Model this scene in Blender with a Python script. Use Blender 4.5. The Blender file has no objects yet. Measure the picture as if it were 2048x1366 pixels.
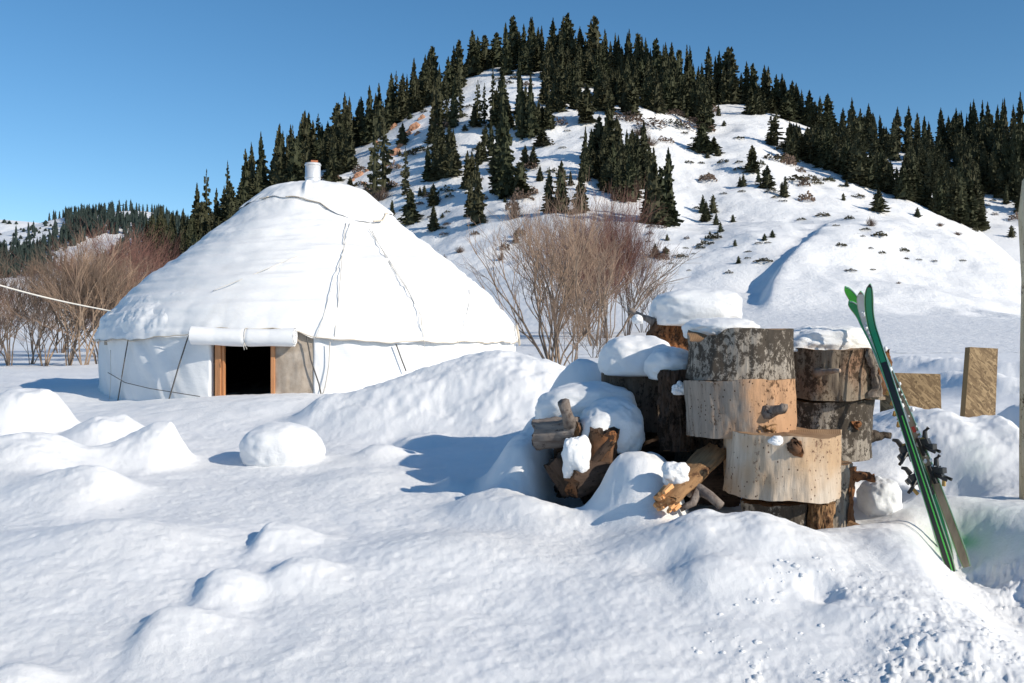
import bpy, math, random
import numpy as np
from mathutils import Vector, Matrix

# ------------------------------------------------------------------ camera, world, sun, exposure
SC = bpy.context.scene
COL = SC.collection
F = 1991.0; CX = 1024.0; HY = 690.0; EYE = 1.6       # photograph pixels (2048 wide), 35 mm lens
cam_d = bpy.data.cameras.new('camera'); cam_d.lens = 35.0; cam_d.sensor_width = 36.0
cam_d.shift_y = (HY - 683.0) / 2048.0; cam_d.clip_end = 6000; cam_d.clip_start = 0.05
cam = bpy.data.objects.new('camera', cam_d); COL.objects.link(cam)
cam.location = (0, 0, EYE); cam.rotation_euler = (math.radians(90), 0, 0)
SC.camera = cam
AZ, EL = math.radians(123.0), math.radians(27.0)     # sun azimuth from +Y towards +X, elevation
world = bpy.data.worlds.new('World'); SC.world = world; world.use_nodes = True
wn = world.node_tree
sky = wn.nodes.new('ShaderNodeTexSky'); sky.sky_type = 'NISHITA'; sky.sun_disc = False
sky.sun_elevation = EL; sky.sun_rotation = AZ; sky.altitude = 2000; sky.air_density = 1.0
sky.dust_density = 0.7; sky.ozone_density = 2.2
hsv = wn.nodes.new('ShaderNodeHueSaturation'); hsv.inputs['Saturation'].default_value = 1.22; hsv.inputs['Hue'].default_value = 0.494
wn.links.new(sky.outputs[0], hsv.inputs['Color']); wn.links.new(hsv.outputs[0], wn.nodes['Background'].inputs[0])
wn.nodes['Background'].inputs[1].default_value = 0.134
sun_d = bpy.data.lights.new('sun', 'SUN'); sun_d.energy = 4.6; sun_d.angle = math.radians(0.5)
sun_d.color = (1.0, 0.905, 0.765)
sun = bpy.data.objects.new('sun', sun_d); COL.objects.link(sun)
sdir = Vector((math.sin(AZ) * math.cos(EL), math.cos(AZ) * math.cos(EL), math.sin(EL)))
sun.rotation_euler = (-sdir).to_track_quat('-Z', 'Y').to_euler()
sun.location = (30, -20, 40)
SC.view_settings.view_transform = 'Standard'; SC.view_settings.look = 'None'
SC.view_settings.exposure = 0.0; SC.view_settings.gamma = 1.0
SC.view_settings.use_curve_mapping = False
SC.render.resolution_x = 1024; SC.render.resolution_y = 683

random.seed(5)
RNG = np.random.default_rng(11)

def PT(px, py, d):
    return Vector(((px - CX) / F * d, d, EYE + (HY - py) / F * d))

# ------------------------------------------------------------------ numpy noise
def _hash(ix, iy, iz, seed):
    h = (ix.astype(np.int64) * 374761393 + iy.astype(np.int64) * 668265263 + iz.astype(np.int64) * 2147483647 + seed * 1274126177) & 0xFFFFFFFF
    h = ((h ^ (h >> 13)) * 1274126177) & 0xFFFFFFFF
    h = ((h ^ (h >> 16)) * 2246822519) & 0xFFFFFFFF
    h = h ^ (h >> 15)
    return (h & 0xFFFFFF) / float(0xFFFFFF) * 2 - 1

def vnoise(x, y, z=None, seed=0):
    x = np.asarray(x, float); y = np.asarray(y, float)
    z = np.zeros_like(x) if z is None else np.asarray(z, float)
    ix, iy, iz = np.floor(x), np.floor(y), np.floor(z)
    fx, fy, fz = x - ix, y - iy, z - iz
    s = lambda t: t * t * t * (t * (t * 6 - 15) + 10)
    fx, fy, fz = s(fx), s(fy), s(fz)
    flat = not np.any(fz)
    def layer(k):
        a = _hash(ix, iy, iz + k, seed); b = _hash(ix + 1, iy, iz + k, seed)
        c = _hash(ix, iy + 1, iz + k, seed); e = _hash(ix + 1, iy + 1, iz + k, seed)
        return (a * (1 - fx) + b * fx) * (1 - fy) + (c * (1 - fx) + e * fx) * fy
    if flat: return layer(0)
    return layer(0) * (1 - fz) + layer(1) * fz

def fbm(x, y, z=None, octv=4, seed=0, gain=0.5):
    t, a = 0.0, 1.0
    ca, sa = 0.8, 0.6
    for k in range(octv):
        t = t + a * vnoise(x, y, z, seed + k * 17)
        x, y = (x * ca - y * sa) * 2.03 + 3.7, (x * sa + y * ca) * 2.03 + 1.3
        if z is not None: z = z * 2.03 + 5.1
        a *= gain
    return t

def sstep(a, b, t):
    t = np.clip((t - a) / (b - a), 0, 1); return t * t * (3 - 2 * t)

# ------------------------------------------------------------------ object helpers
def link(o, parent=None):
    COL.objects.link(o)
    if parent is not None: o.parent = parent
    return o

USED = {}
def tag(o, label=None, cat=None, group=None, kind=None):
    if label is not None: o['label'] = label
    if cat is not None: o['category'] = cat
    if group is not None: o['group'] = group
    if kind is not None: o['kind'] = kind
    return o

def empty(name, loc, label, cat, group=None, rot=(0, 0, 0)):
    o = bpy.data.objects.new(name, None); o.empty_display_size = 0.2
    o.location = loc; o.rotation_euler = rot
    COL.objects.link(o)
    return tag(o, label, cat, group)

def mesh_np(name, verts, quads, mat, smooth=True, tris=None):
    me = bpy.data.meshes.new(name)
    verts = np.asarray(verts, np.float32)
    me.vertices.add(len(verts)); me.vertices.foreach_set('co', verts.ravel())
    nq = 0 if quads is None else len(quads); nt = 0 if tris is None else len(tris)
    loops = []
    if nq: loops.append(np.asarray(quads, np.int32).ravel())
    if nt: loops.append(np.asarray(tris, np.int32).ravel())
    lv = np.concatenate(loops)
    me.loops.add(len(lv)); me.loops.foreach_set('vertex_index', lv)
    me.polygons.add(nq + nt)
    st = np.concatenate([np.arange(nq) * 4, nq * 4 + np.arange(nt) * 3]).astype(np.int32)
    me.polygons.foreach_set('loop_start', st)
    me.update(calc_edges=True)
    me.polygons.foreach_set('use_smooth', np.full(nq + nt, smooth))
    mats = mat if isinstance(mat, (list, tuple)) else [mat]
    for m in mats: me.materials.append(m)
    me.validate()
    return me

def mobj(name, me, parent=None, loc=None):
    o = bpy.data.objects.new(name, me)
    if loc is not None: o.location = loc
    return link(o, parent)

class MB:
    """collects simple shapes into one mesh"""
    def __init__(s): s.v = []; s.f = []
    def add(s, vs, fs):
        b = len(s.v); s.v.extend([tuple(v) for v in vs]); s.f.extend([tuple(i + b for i in f) for f in fs])
    def box(s, c, sz, rot=None):
        M = rot if rot is not None else Matrix.Identity(3)
        c = Vector(c); vs = []
        for i in (-1, 1):
            for j in (-1, 1):
                for k in (-1, 1):
                    vs.append(c + M @ Vector((i * sz[0] / 2, j * sz[1] / 2, k * sz[2] / 2)))
        s.add(vs, [(0, 1, 3, 2), (4, 6, 7, 5), (0, 4, 5, 1), (2, 3, 7, 6), (0, 2, 6, 4), (1, 5, 7, 3)])
    def tube(s, pts, rads, n=6, cap=True):
        pts = [Vector(p) for p in pts]; rings = []
        up = Vector((0, 0, 1))
        for i, p in enumerate(pts):
            t = (pts[min(i + 1, len(pts) - 1)] - pts[max(i - 1, 0)])
            if t.length < 1e-9: t = Vector((0, 0, 1))
            t.normalize()
            a = t.cross(up if abs(t.z) < 0.95 else Vector((1, 0, 0))); a.normalize(); b = t.cross(a)
            r = rads[i] if isinstance(rads, (list, tuple)) else rads
            rings.append([p + a * (r * math.cos(q * 2 * math.pi / n)) + b * (r * math.sin(q * 2 * math.pi / n)) for q in range(n)])
        vs = [v for rg in rings for v in rg]; fs = []
        for i in range(len(rings) - 1):
            for q in range(n):
                fs.append((i * n + q, i * n + (q + 1) % n, (i + 1) * n + (q + 1) % n, (i + 1) * n + q))
        if cap:
            fs.append(tuple(reversed(range(n)))); fs.append(tuple((len(rings) - 1) * n + q for q in range(n)))
        s.add(vs, fs)
    def build(s, name, mat, parent=None, smooth=False, bevel=0, loc=None):
        me = bpy.data.meshes.new(name); me.from_pydata([tuple(v) for v in s.v], [], s.f)
        me.polygons.foreach_set('use_smooth', [smooth] * len(s.f))
        me.materials.append(mat); me.update()
        o = mobj(name, me, parent, loc)
        if bevel:
            m = o.modifiers.new('bevel', 'BEVEL'); m.width = bevel; m.segments = 2; m.limit_method = 'ANGLE'
        return o

# ------------------------------------------------------------------ materials
def new_mat(name):
    m = bpy.data.materials.new(name); m.use_nodes = True
    nt = m.node_tree; b = nt.nodes['Principled BSDF']
    return m, nt, b

def N(nt, typ, **kw):
    n = nt.nodes.new(typ)
    for k, v in kw.items():
        if k.startswith('i_'): n.inputs[k[2:].replace('_', ' ')].default_value = v
        else: setattr(n, k, v)
    return n

def ramp(nt, src, stops):
    r = nt.nodes.new('ShaderNodeValToRGB'); nt.links.new(src, r.inputs[0])
    el = r.color_ramp.elements
    while len(el) < len(stops): el.new(0.5)
    for e, (p, c) in zip(el, stops):
        e.position = p; e.color = (*c, 1) if len(c) == 3 else c
    return r

def mix(nt, fac, a, b, mode='MIX'):
    m = nt.nodes.new('ShaderNodeMix'); m.data_type = 'RGBA'; m.blend_type = mode
    for idx, v in ((0, fac), (6, a), (7, b)):
        if hasattr(v, 'is_linked') or isinstance(v, bpy.types.NodeSocket): nt.links.new(v, m.inputs[idx])
        elif idx == 0: m.inputs[0].default_value = v
        else: m.inputs[idx].default_value = (*v, 1)
    return m.outputs[2]

def noise_n(nt, vec, scale, detail=4, rough=0.5, mapscale=None):
    if mapscale is not None:
        mp = nt.nodes.new('ShaderNodeMapping'); mp.inputs['Scale'].default_value = mapscale
        nt.links.new(vec, mp.inputs[0]); vec = mp.outputs[0]
    n = nt.nodes.new('ShaderNodeTexNoise'); n.inputs['Scale'].default_value = scale
    n.inputs['Detail'].default_value = detail; n.inputs['Roughness'].default_value = rough
    nt.links.new(vec, n.inputs['Vector'])
    return n.outputs[0]

def bump(nt, b, h, strength, dist, prev=None):
    n = nt.nodes.new('ShaderNodeBump'); n.inputs['Strength'].default_value = strength
    n.inputs['Distance'].default_value = dist
    nt.links.new(h, n.inputs['Height'])
    if prev is not None: nt.links.new(prev.outputs[0], n.inputs['Normal'])
    nt.links.new(n.outputs[0], b.inputs['Normal'])
    return n

def coords(nt, which='Object'):
    return nt.nodes.new('ShaderNodeTexCoord').outputs[which]

def snow_mat(name, near=True, glow_and_stain=False):
    m, nt, b = new_mat(name)
    co = coords(nt)
    b.inputs['Roughness'].default_value = 0.62
    b.inputs['Specular IOR Level'].default_value = 0.25
    col = (0.84, 0.865, 0.90)
    if near:
        n1 = noise_n(nt, co, 5.0, 4, 0.6)
        r1 = ramp(nt, n1, [(0.3, (0.83, 0.84, 0.85)), (0.7, (0.88, 0.885, 0.89))])
        out = r1.outputs[0]
        if glow_and_stain:
            at = nt.nodes.new('ShaderNodeAttribute'); at.attribute_name = 'glow_and_stain'
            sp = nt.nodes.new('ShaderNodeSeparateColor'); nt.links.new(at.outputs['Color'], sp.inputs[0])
            out = mix(nt, sp.outputs[0], out, (0.30, 0.62, 0.36))  # green light bounced off the skis, painted into the snow colour
            out = mix(nt, sp.outputs[1], out, (0.52, 0.42, 0.33))
        nt.links.new(out, b.inputs['Base Color'])
        b.inputs['Subsurface Weight'].default_value = 0.0
        g1 = noise_n(nt, co, 330.0, 3, 0.8)
        g2 = noise_n(nt, co, 46.0, 6, 0.8)
        msk = ramp(nt, noise_n(nt, co, 0.9, 3, 0.6), [(0.36, (0.12, 0.12, 0.12)), (0.66, (1, 1, 1))]); mm = nt.nodes.new('ShaderNodeMath'); mm.operation = 'MULTIPLY'; nt.links.new(g2, mm.inputs[0]); nt.links.new(msk.outputs[0], mm.inputs[1])
        b1 = bump(nt, b, mm.outputs[0], 0.65, 0.013)
        bump(nt, b, g1, 0.6, 0.003, b1)
    else:
        n1 = noise_n(nt, co, 0.12, 5, 0.6)
        r1 = ramp(nt, n1, [(0.35, (0.82, 0.83, 0.845)), (0.7, (0.88, 0.885, 0.89))])
        nt.links.new(r1.outputs[0], b.inputs['Base Color'])
        g = noise_n(nt, co, 0.9, 6, 0.7)
        bump(nt, b, g, 0.5, 0.6)
    return m

M = {}
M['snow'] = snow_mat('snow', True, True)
M['snow_cap'] = snow_mat('packed_snow', True, False)
M['snow_hill'] = snow_mat('hill_snow', False)

def plain(name, col, rough=0.7, metal=0.0, var=None, scale=8, bmp=0, bscale=40, bdist=0.01, mapscale=None):
    m, nt, b = new_mat(name)
    b.inputs['Roughness'].default_value = rough; b.inputs['Metallic'].default_value = metal
    co = coords(nt)
    if var is not None:
        n = noise_n(nt, co, scale, 5, 0.6, mapscale)
        r = ramp(nt, n, [(0.32, col), (0.68, var)])
        nt.links.new(r.outputs[0], b.inputs['Base Color'])
    else:
        n = noise_n(nt, co, scale, 4, 0.6)
        r = ramp(nt, n, [(0.3, tuple(c * 0.88 for c in col)), (0.7, col)])
        nt.links.new(r.outputs[0], b.inputs['Base Color'])
    if bmp:
        g = noise_n(nt, co, bscale, 5, 0.6, mapscale)
        bump(nt, b, g, bmp, bdist)
    return m

def foliage_mat(name, c1, c2, c3=None):
    m, nt, b = new_mat(name)
    b.inputs['Roughness'].default_value = 0.75; b.inputs['Specular IOR Level'].default_value = 0.2
    co = coords(nt)
    oi = nt.nodes.new('ShaderNodeObjectInfo')
    n = noise_n(nt, co, 14.0, 3, 0.6)
    r = ramp(nt, n, [(0.3, c1), (0.7, c2)])
    col = mix(nt, oi.outputs['Random'], r.outputs[0], c3 or c2)
    mm = mix(nt, 0.45, r.outputs[0], col)
    nt.links.new(mm, b.inputs['Base Color'])
    return m
M['needles'] = foliage_mat('needles', (0.022, 0.030, 0.015), (0.060, 0.066, 0.033), (0.075, 0.064, 0.036))
M['hazed_needles'] = foliage_mat('hazed_needles', (0.020, 0.032, 0.028), (0.035, 0.052, 0.046))  # distance haze put into the needle colour
M['juniper'] = foliage_mat('juniper_needles', (0.035, 0.042, 0.022), (0.075, 0.075, 0.04), (0.09, 0.06, 0.04))
M['dry_shrub'] = plain('dry_shrub_twigs', (0.10, 0.070, 0.050), 0.85, var=(0.18, 0.12, 0.09), scale=12)
M['trunk'] = plain('spruce_trunk', (0.07, 0.05, 0.035), 0.9, var=(0.12, 0.09, 0.07))
M['twig_tan'] = plain('tan_twigs', (0.19, 0.125, 0.085), 0.8, var=(0.36, 0.25, 0.175), scale=1.5)
M['twig_red'] = plain('red_twigs', (0.11, 0.042, 0.034), 0.8, var=(0.19, 0.10, 0.075), scale=1.2)
M['twig_brown'] = plain('brown_twigs', (0.11, 0.075, 0.055), 0.8, var=(0.20, 0.145, 0.105), scale=1.5)
M['bush_stem'] = plain('bush_stem', (0.13, 0.095, 0.07), 0.85, var=(0.30, 0.22, 0.16), scale=6)
M['rock'] = plain('orange_rock', (0.34, 0.16, 0.09), 0.9, var=(0.50, 0.28, 0.18), scale=0.5, bmp=0.8, bscale=1.2, bdist=0.4)

# ------------------------------------------------------------------ terrain height function
BD = np.array([0.5, 3.0, 3.8, 4.25, 4.7, 5.6, 6.5, 8, 10, 12, 15, 20, 35, 60, 100, 160])
BZ = np.array([0.16, 0.22, 0.315, .40, .475, .555, .605, .69, .79, .90, .96, 0.98, 1.0, 1.7, 3.6, 5.0])
# main hill
RIDGE = np.array([(-1200, 700), (-300, 690), (0, 660), (180, 620), (250, 580), (300, 535), (350, 500), (400, 470), (450, 440), (500, 412), (550, 378), (600, 338), (640, 305),
    (700, 288), (740, 262), (780, 240), (830, 206), (870, 188), (900, 166), (940, 148), (975, 138), (1030, 128), (1100, 118), (1200, 126), (1300, 152),
    (1360, 185), (1400, 204), (1440, 204), (1500, 206), (1560, 224), (1600, 246), (1650, 266), (1700, 288), (1750, 318), (1800, 345), (1850, 378),
    (1900, 412), (1960, 458), (2048, 530), (2150, 590), (2300, 640), (3200, 690)], float)
RD = np.array([(-1200, 250), (0, 240), (400, 270), (600, 290), (850, 320), (1100, 335), (1450, 330), (1700, 295), (1900, 240), (2048, 200), (2300, 170), (3200, 160)], float)
FD = np.array([(-1200, 200), (0, 190), (300, 165), (600, 140), (1100, 110), (1400, 100), (1800, 90), (2048, 88), (3200, 80)], float)
FY = np.array([(-1200, 660), (0, 655), (300, 660), (700, 655), (1100, 652), (1400, 645), (2048, 640), (3200, 640)], float)
# (skyline px->py, ridge depth, foot depth, foot py)
HILLS = [
    ('right', np.array([(1300, 560), (1500, 420), (1640, 330), (1720, 300), (1800, 296), (1880, 290), (1950, 280), (2048, 268), (2200, 240), (2600, 200), (3200, 200)], float), 430, 250, 560),
    ('left', np.array([(-1200, 560), (-300, 520), (-100, 492), (0, 466), (50, 455), (100, 440), (130, 434), (180, 430), (220, 424), (265, 420), (310, 424), (350, 440), (420, 470), (520, 520), (700, 600)], float), 720, 330, 625),
    ('far', np.array([(-1200, 470), (-300, 445), (0, 438), (50, 442), (100, 447), (150, 455), (300, 480), (600, 600)], float), 1300, 800, 600),
]
def _smooth(tab, sig):
    xs = np.arange(tab[0, 0], tab[-1, 0] + 1, 5.0); ys = np.interp(xs, tab[:, 0], tab[:, 1])
    k = np.exp(-0.5 * (np.arange(-12, 13) * 5.0 / sig) ** 2); k /= k.sum()
    yp = np.pad(ys, 12, mode='edge')
    return np.stack([xs, np.convolve(yp, k, 'valid')], 1)
RIDGE = _smooth(RIDGE, 14.0); RD = _smooth(RD, 25.0); FD = _smooth(FD, 25.0); FY = _smooth(FY, 25.0)
HILLS = [(h[0], _smooth(h[1], 12.0), h[2], h[3], h[4]) for h in HILLS]
GULLY = [(1515, 612), (1521, 585), (1540, 555), (1562, 528), (1590, 500), (1622, 470), (1642, 446)]
GL = None

def main_hill(px, d):
    ry = np.interp(px, RIDGE[:, 0], RIDGE[:, 1]); rd = np.interp(px, RD[:, 0], RD[:, 1])
    fd = np.interp(px, FD[:, 0], FD[:, 1]); fy = np.interp(px, FY[:, 0], FY[:, 1])
    zr = EYE + (HY - ry) / F * rd; zf = EYE + (HY - fy) / F * fd
    t = (d - fd) / (rd - fd); tc = np.clip(t, 0, 1)
    g = 0.72 * tc + 0.28 * tc * tc * (3 - 2 * tc)
    g = g - 0.06 * np.sin(tc * math.pi) 
    z = zf + (zr - zf) * g
    z = np.where(d > rd, zr - 0.45 * (d - rd), z)
    return z, t, fd, zf

# near features: px, py of top, depth, radius left, radius right, radius towards camera, radius away, power
FEAT = [
    (560, 795, 11.0, 1.6, 1.3, 0.9, 1.2, 1.0),
    (250, 812, 11.6, 1.3, 1.2, 0.8, 1.2, 1.0),
    (20, 790, 12.5, 1.5, 0.8, 1.2, 1.2, 1.0),
    (1085, 716, 10.3, 1.1, 0.62, 1.4, 0.8, 1.25),
    (870, 733, 10.4, 0.75, 0.9, 1.2, 0.8, 1.1),
    (745, 775, 9.9, 0.45, 0.7, 0.8, 0.6, 1.1),
    (1000, 728, 10.4, 0.5, 0.5, 0.8, 0.7, 1.2),
    (1010, 822, 9.4, 0.30, 0.5, 0.35, 0.4, 1.2),
    (640, 800, 9.8, 0.25, 0.35, 0.3, 0.4, 1.0),
    (70, 773, 9.4, 0.55, 0.30, 0.6, 0.4, 1.5),
    (70, 868, 7.6, 0.75, 0.40, 0.6, 0.3, 1.0),
    (215, 832, 9.0, 0.35, 0.35, 0.5, 0.4, 1.2),
    (340, 838, 8.1, 0.42, 0.11, 0.40, 0.18, 1.0),
    (190, 932, 6.7, 0.5, 0.22, 0.5, 0.25, 1.0),
    (835, 856, 8.7, 0.17, 0.26, 0.22, 0.2, 1.6),
    (760, 892, 8.2, 0.16, 0.2, 0.2, 0.2, 1.4),
    (545, 1042, 5.55, 0.07, 0.27, 0.30, 0.13, 1.35),
    (440, 1141, 4.72, 0.08, 0.22, 0.26, 0.12, 1.35),
    (590, 1121, 4.9, 0.10, 0.24, 0.22, 0.12, 1.3),
    (335, 1222, 4.25, 0.09, 0.24, 0.30, 0.12, 1.35),
    (40, 1334, 3.75, 0.14, 0.14, 0.2, 0.10, 1.2),
    (230, 1045, 5.4, 0.6, 0.5, 0.5, 0.3, 1.0),
    (720, 935, 7.3, 0.3, 0.4, 0.4, 0.2, 1.1),
    (905, 955, 7.0, 0.10, 0.25, 0.3, 0.10, 1.2),
    (1010, 932, 7.0, 0.16, 0.25, 0.3, 0.16, 1.4),
    (965, 985, 6.3, 0.20, 0.4, 0.35, 0.15, 1.4),
    (1075, 1002, 6.0, 0.25, 0.3, 0.3, 0.2, 1.2),
    (870, 1075, 5.3, 0.5, 0.5, 0.4, 0.3, 1.0),
    # drift over the left of the pile
    (1215, 752, 7.7, 0.50, 0.7, 0.55, 0.9, 1.6),
    (1120, 800, 7.35, 0.34, 0.4, 0.33, 0.6, 1.6),
    (1066, 872, 6.75, 0.28, 0.17, 0.36, 0.5, 1.7),
    (1040, 958, 6.35, 0.34, 0.18, 0.3, 0.3, 1.1),
    # snow heap by the split wood
    (1288, 896, 6.10, 0.30, 0.24, 0.44, 0.20, 1.9),
    (1215, 985, 5.95, 0.30, 0.25, 0.35, 0.16, 1.3),
    # crest in front of the logs
    (1340, 1040, 5.35, 0.30, 0.3, 0.5, 0.22, 1.4),
    (1460, 1024, 5.3, 0.32, 0.3, 0.5, 0.20, 1.5),
    (1570, 1038, 5.25, 0.25, 0.22, 0.5, 0.20, 1.5),
    (1660, 1072, 5.2, 0.22, 0.22, 0.5, 0.22, 1.5),
    (1792, 1062, 5.25, 0.16, 0.17, 0.5, 0.2, 1.5),
    (1860, 1120, 5.0, 0.2, 0.14, 0.5, 0.2, 1.5),
    (1560, 1130, 4.75, 0.40, 0.4, 0.3, 0.3, 1.2),
    (1420, 1128, 4.7, 0.14, 0.22, 0.2, 0.12, 1.5),
    (1700, 1215, 4.35, 0.12, 0.30, 0.12, 0.10, 1.6),
    (1850, 1230, 4.3, 0.30, 0.2, 0.3, 0.3, 1.3),
    # bank on the right
    (1780, 822, 8.2, 0.5, 0.4, 1.15, 0.6, 1.9),
    (1870, 822, 8.0, 0.4, 0.4, 1.10, 0.5, 1.9),
    (1965, 836, 7.7, 0.35, 0.22, 1.0, 0.4, 1.9),
    (2040, 870, 7.6, 0.3, 0.6, 0.8, 0.5, 1.6),
    (2048, 812, 9.5, 0.2, 0.6, 0.5, 0.5, 1.3),
    # bumpy field beyond
    (1830, 712, 22, 0.9, 1.2, 1.5, 1.0, 1.2),
    (1920, 716, 20, 0.7, 0.5, 1.0, 0.8, 1.4),
    (2040, 722, 18, 1.2, 1.5, 1.0, 0.8, 1.3),
    (1790, 716, 26, 0.9, 0.9, 1.5, 1.0, 1.2),
    (1905, 745, 14, 0.5, 0.5, 0.9, 0.5, 1.4),
    (2010, 752, 13, 0.5, 0.9, 0.9, 0.5, 1.3),
]
# hollows: px, depth, radius x, radius y, depth of hollow
PITS = [
    (1175, 6.40, 0.30, 0.26, 0.34), (1195, 6.6, 0.28, 0.22, 0.25),
    (1500, 5.95, 0.55, 0.28, 0.14), (1700, 6.2, 0.35, 0.35, 0.12), (1320, 4.95, 0.16, 0.12, 0.05),
    (1990, 5.35, 0.35, 0.45, 0.24), (1915, 5.75, 0.20, 0.3, 0.18), (2120, 4.6, 0.45, 0.6, 0.3),
    (1885, 6.9, 0.22, 0.4, 0.16), (1755, 6.7, 0.14, 0.25, 0.20),
    (860, 9.0, 0.9, 0.5, 0.10), (1640, 4.55, 0.08, 0.10, 0.05), (1000, 4.6, 0.5, 0.5, 0.04),
]
AMP = []

def near_base(x, y):
    d = np.maximum(y, 0.3)
    z = np.interp(d, BD, BZ)
    z = z + 0.05 * fbm(x * 0.35, y * 0.35, seed=3, octv=2) * sstep(2, 6, d) * (1 - sstep(30, 60, d))
    return z

def bumps(x, y, z, upto=None):
    for i, (px, py, d, rl, rr, rn, rf, p) in enumerate(FEAT[:upto]):
        cx = (px - CX) / F * d
        dx = x - cx; dy = y - d
        q = (dx / np.where(dx < 0, rl, rr)) ** 2 + (dy / np.where(dy < 0, rn, rf)) ** 2
        z = z + AMP[i] * np.exp(-np.power(q + 1e-9, p) * 0.9)
    return z

def pits(x, y, z):
    for (px, d, rx, ry, a) in PITS:
        cx = (px - CX) / F * d
        q = ((x - cx) / rx) ** 2 + ((y - d) / ry) ** 2
        z = z - a * np.exp(-q ** 1.3)
    return z

AMP = [0.1] * len(FEAT)
_fx = np.array([(f[0] - CX) / F * f[2] for f in FEAT]); _fy = np.array([float(f[2]) for f in FEAT])
_tz = np.array([EYE + (HY - f[1]) / F * f[2] for f in FEAT])
for _ in range(60):
    _z = bumps(_fx, _fy, near_base(_fx, _fy))
    for i in range(len(FEAT)): AMP[i] = max(0.02, AMP[i] + 0.45 * (_tz[i] - _z[i]))

def terrain(x, y, detail=True):
    x = np.asarray(x, float); y = np.asarray(y, float)
    d = np.maximum(y, 0.4); px = CX + F * x / d; px = np.clip(px, -3000, 5000)
    z = near_base(x, y)
    nearm = d < 45
    if nearm.any():
        zz = pits(x, y, bumps(x, y, z))
        w = 1 - sstep(2.0, 2.6, -y + 3.0)
        z = np.where(nearm, z + (zz - z), z)
    mz, t, fd, zf = main_hill(px, d)
    bl = sstep(60, 1.0, 0) if False else 0
    # field rises smoothly into the foot of the hill
    ft = np.clip((d - 35) / (fd - 35), 0, 1)
    fieldz = 1.0 + (zf - 1.0) * (0.35 * ft + 0.65 * ft ** 2)
    z = np.where(d > 35, np.where(d < fd, fieldz, mz), z)
    amp = sstep(0.0, 0.15, t) * (1 - 0.75 * sstep(0.75, 1.0, t))
    z = z + np.where(d > 60, amp * (2.2 * fbm(x / 38, y / 38, seed=21, octv=3) + 0.5 * fbm(x / 7, y / 7, seed=25, octv=3)), 0)
    if GL is not None:
        lp = np.interp(d, GL[:, 1], GL[:, 0])
        e = px - lp
        am = 1.5 * sstep(GL[0, 1] - 6, GL[0, 1] + 8, d) * (1 - sstep(GL[-1, 1] - 25, GL[-1, 1] + 8, d))
        z = z + np.where((d > 60), am * (sstep(-4, 30, e) * np.exp(-np.maximum(e - 40, 0) / 260.0)
                                          - 0.35 * np.exp(-((e + 30) / 40.0) ** 2)), 0)
    for k, (nm, sk, rd, fdd, fyy) in enumerate(HILLS):
        ry = np.interp(px, sk[:, 0], sk[:, 1])
        zr = EYE + (HY - ry) / F * rd; zf2 = EYE + (HY - fyy) / F * fdd
        tt = np.clip((d - fdd) / (rd - fdd), 0, 1)
        hz = zf2 + (zr - zf2) * (0.8 * tt + 0.2 * tt * tt * (3 - 2 * tt))
        hz = hz + sstep(0, .2, tt) * (1 - sstep(.8, 1, tt)) * 4.0 * fbm(x / 60, y / 60, seed=40 + k, octv=4)
        hz = np.where(d > rd, zr - 0.4 * (d - rd), hz)
        hz = np.where(d < fdd, zf2 - 0.6 * (fdd - d), hz)
        z = np.where((d > 180), np.maximum(z, hz), z)
    if detail:
        nm = (d < 45)
        det = 0.012 * fbm(x * 1.6, y * 1.6, seed=5, octv=3) + 0.004 * fbm(x * 7, y * 7, seed=6, octv=3)
        hump = np.where(nm, sstep(0.05, 0.25, z - near_base(x, y)), 0)
        det = det + hump * (0.022 * fbm(x * 3.1, y * 3.1, seed=33, octv=4, gain=.55) - 0.012 * np.abs(fbm(x * 5, y * 5, seed=35, octv=2)))
        py = HY + F * (EYE - z) / d
        rough = sstep(1380, 1560, px + 0.25 * (py - 1250)) * sstep(1095, 1190, py) * (1 - 0.55 * sstep(1500, 1800, px) * (1 - sstep(1180, 1300, py)))
        rough = np.maximum(rough, sstep(1900, 1950, px) * sstep(1100, 1140, py))
        rough = np.clip(rough, 0, 1)
        rough = rough * np.clip(0.55 + 0.8 * fbm(x * 1.7, y * 1.7, seed=19, octv=2), 0.08, 1)
        ch = fbm(x * 9, y * 9, seed=8, octv=4, gain=0.62)
        det = det + rough * (0.011 * sstep(0.15, 0.9, vnoise(x * 12 + 1.5 * ch, y * 12, seed=8)) + 0.009 * fbm(x * 21, y * 21, seed=18, octv=3, gain=.6) + 0.006 * ch + 0.026 * fbm(x * 3.2, y * 3.2, seed=9, octv=2))
        wind = 0.005 * fbm(x * 2.2 + y * 0.8, y * 4.0 - x, seed=12, octv=3) + np.where(d < 10, 0.0022 * fbm(x * 28, y * 28, seed=14, octv=2), 0)
        z = z + np.where(nm, (det + wind), 0)
    return z

def hit(px, py, d0=2.0, d1=1500.0, n=2600):
    d = np.exp(np.linspace(math.log(d0), math.log(d1), n))
    x = (px - CX) / F * d
    tz = terrain(x, d, False)
    rz = EYE + (HY - py) / F * d
    k = np.nonzero(tz >= rz)[0]
    if len(k) == 0: return None
    i = k[0]
    if i == 0: return (x[0], d[0], tz[0])
    a = (rz[i - 1] - tz[i - 1]) / max(1e-9, (rz[i - 1] - tz[i - 1]) + (tz[i] - rz[i]))
    dd = d[i - 1] + (d[i] - d[i - 1]) * a
    return ((px - CX) / F * dd, dd, float(terrain(np.array([(px - CX) / F * dd]), np.array([dd]), False)[0]))

_g = []
for (gx, gy) in GULLY:
    h = hit(gx, gy, 60)
    if h: _g.append((gx, h[1]))
_g.sort(key=lambda a: a[1])
GL = np.array(_g, float)

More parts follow.
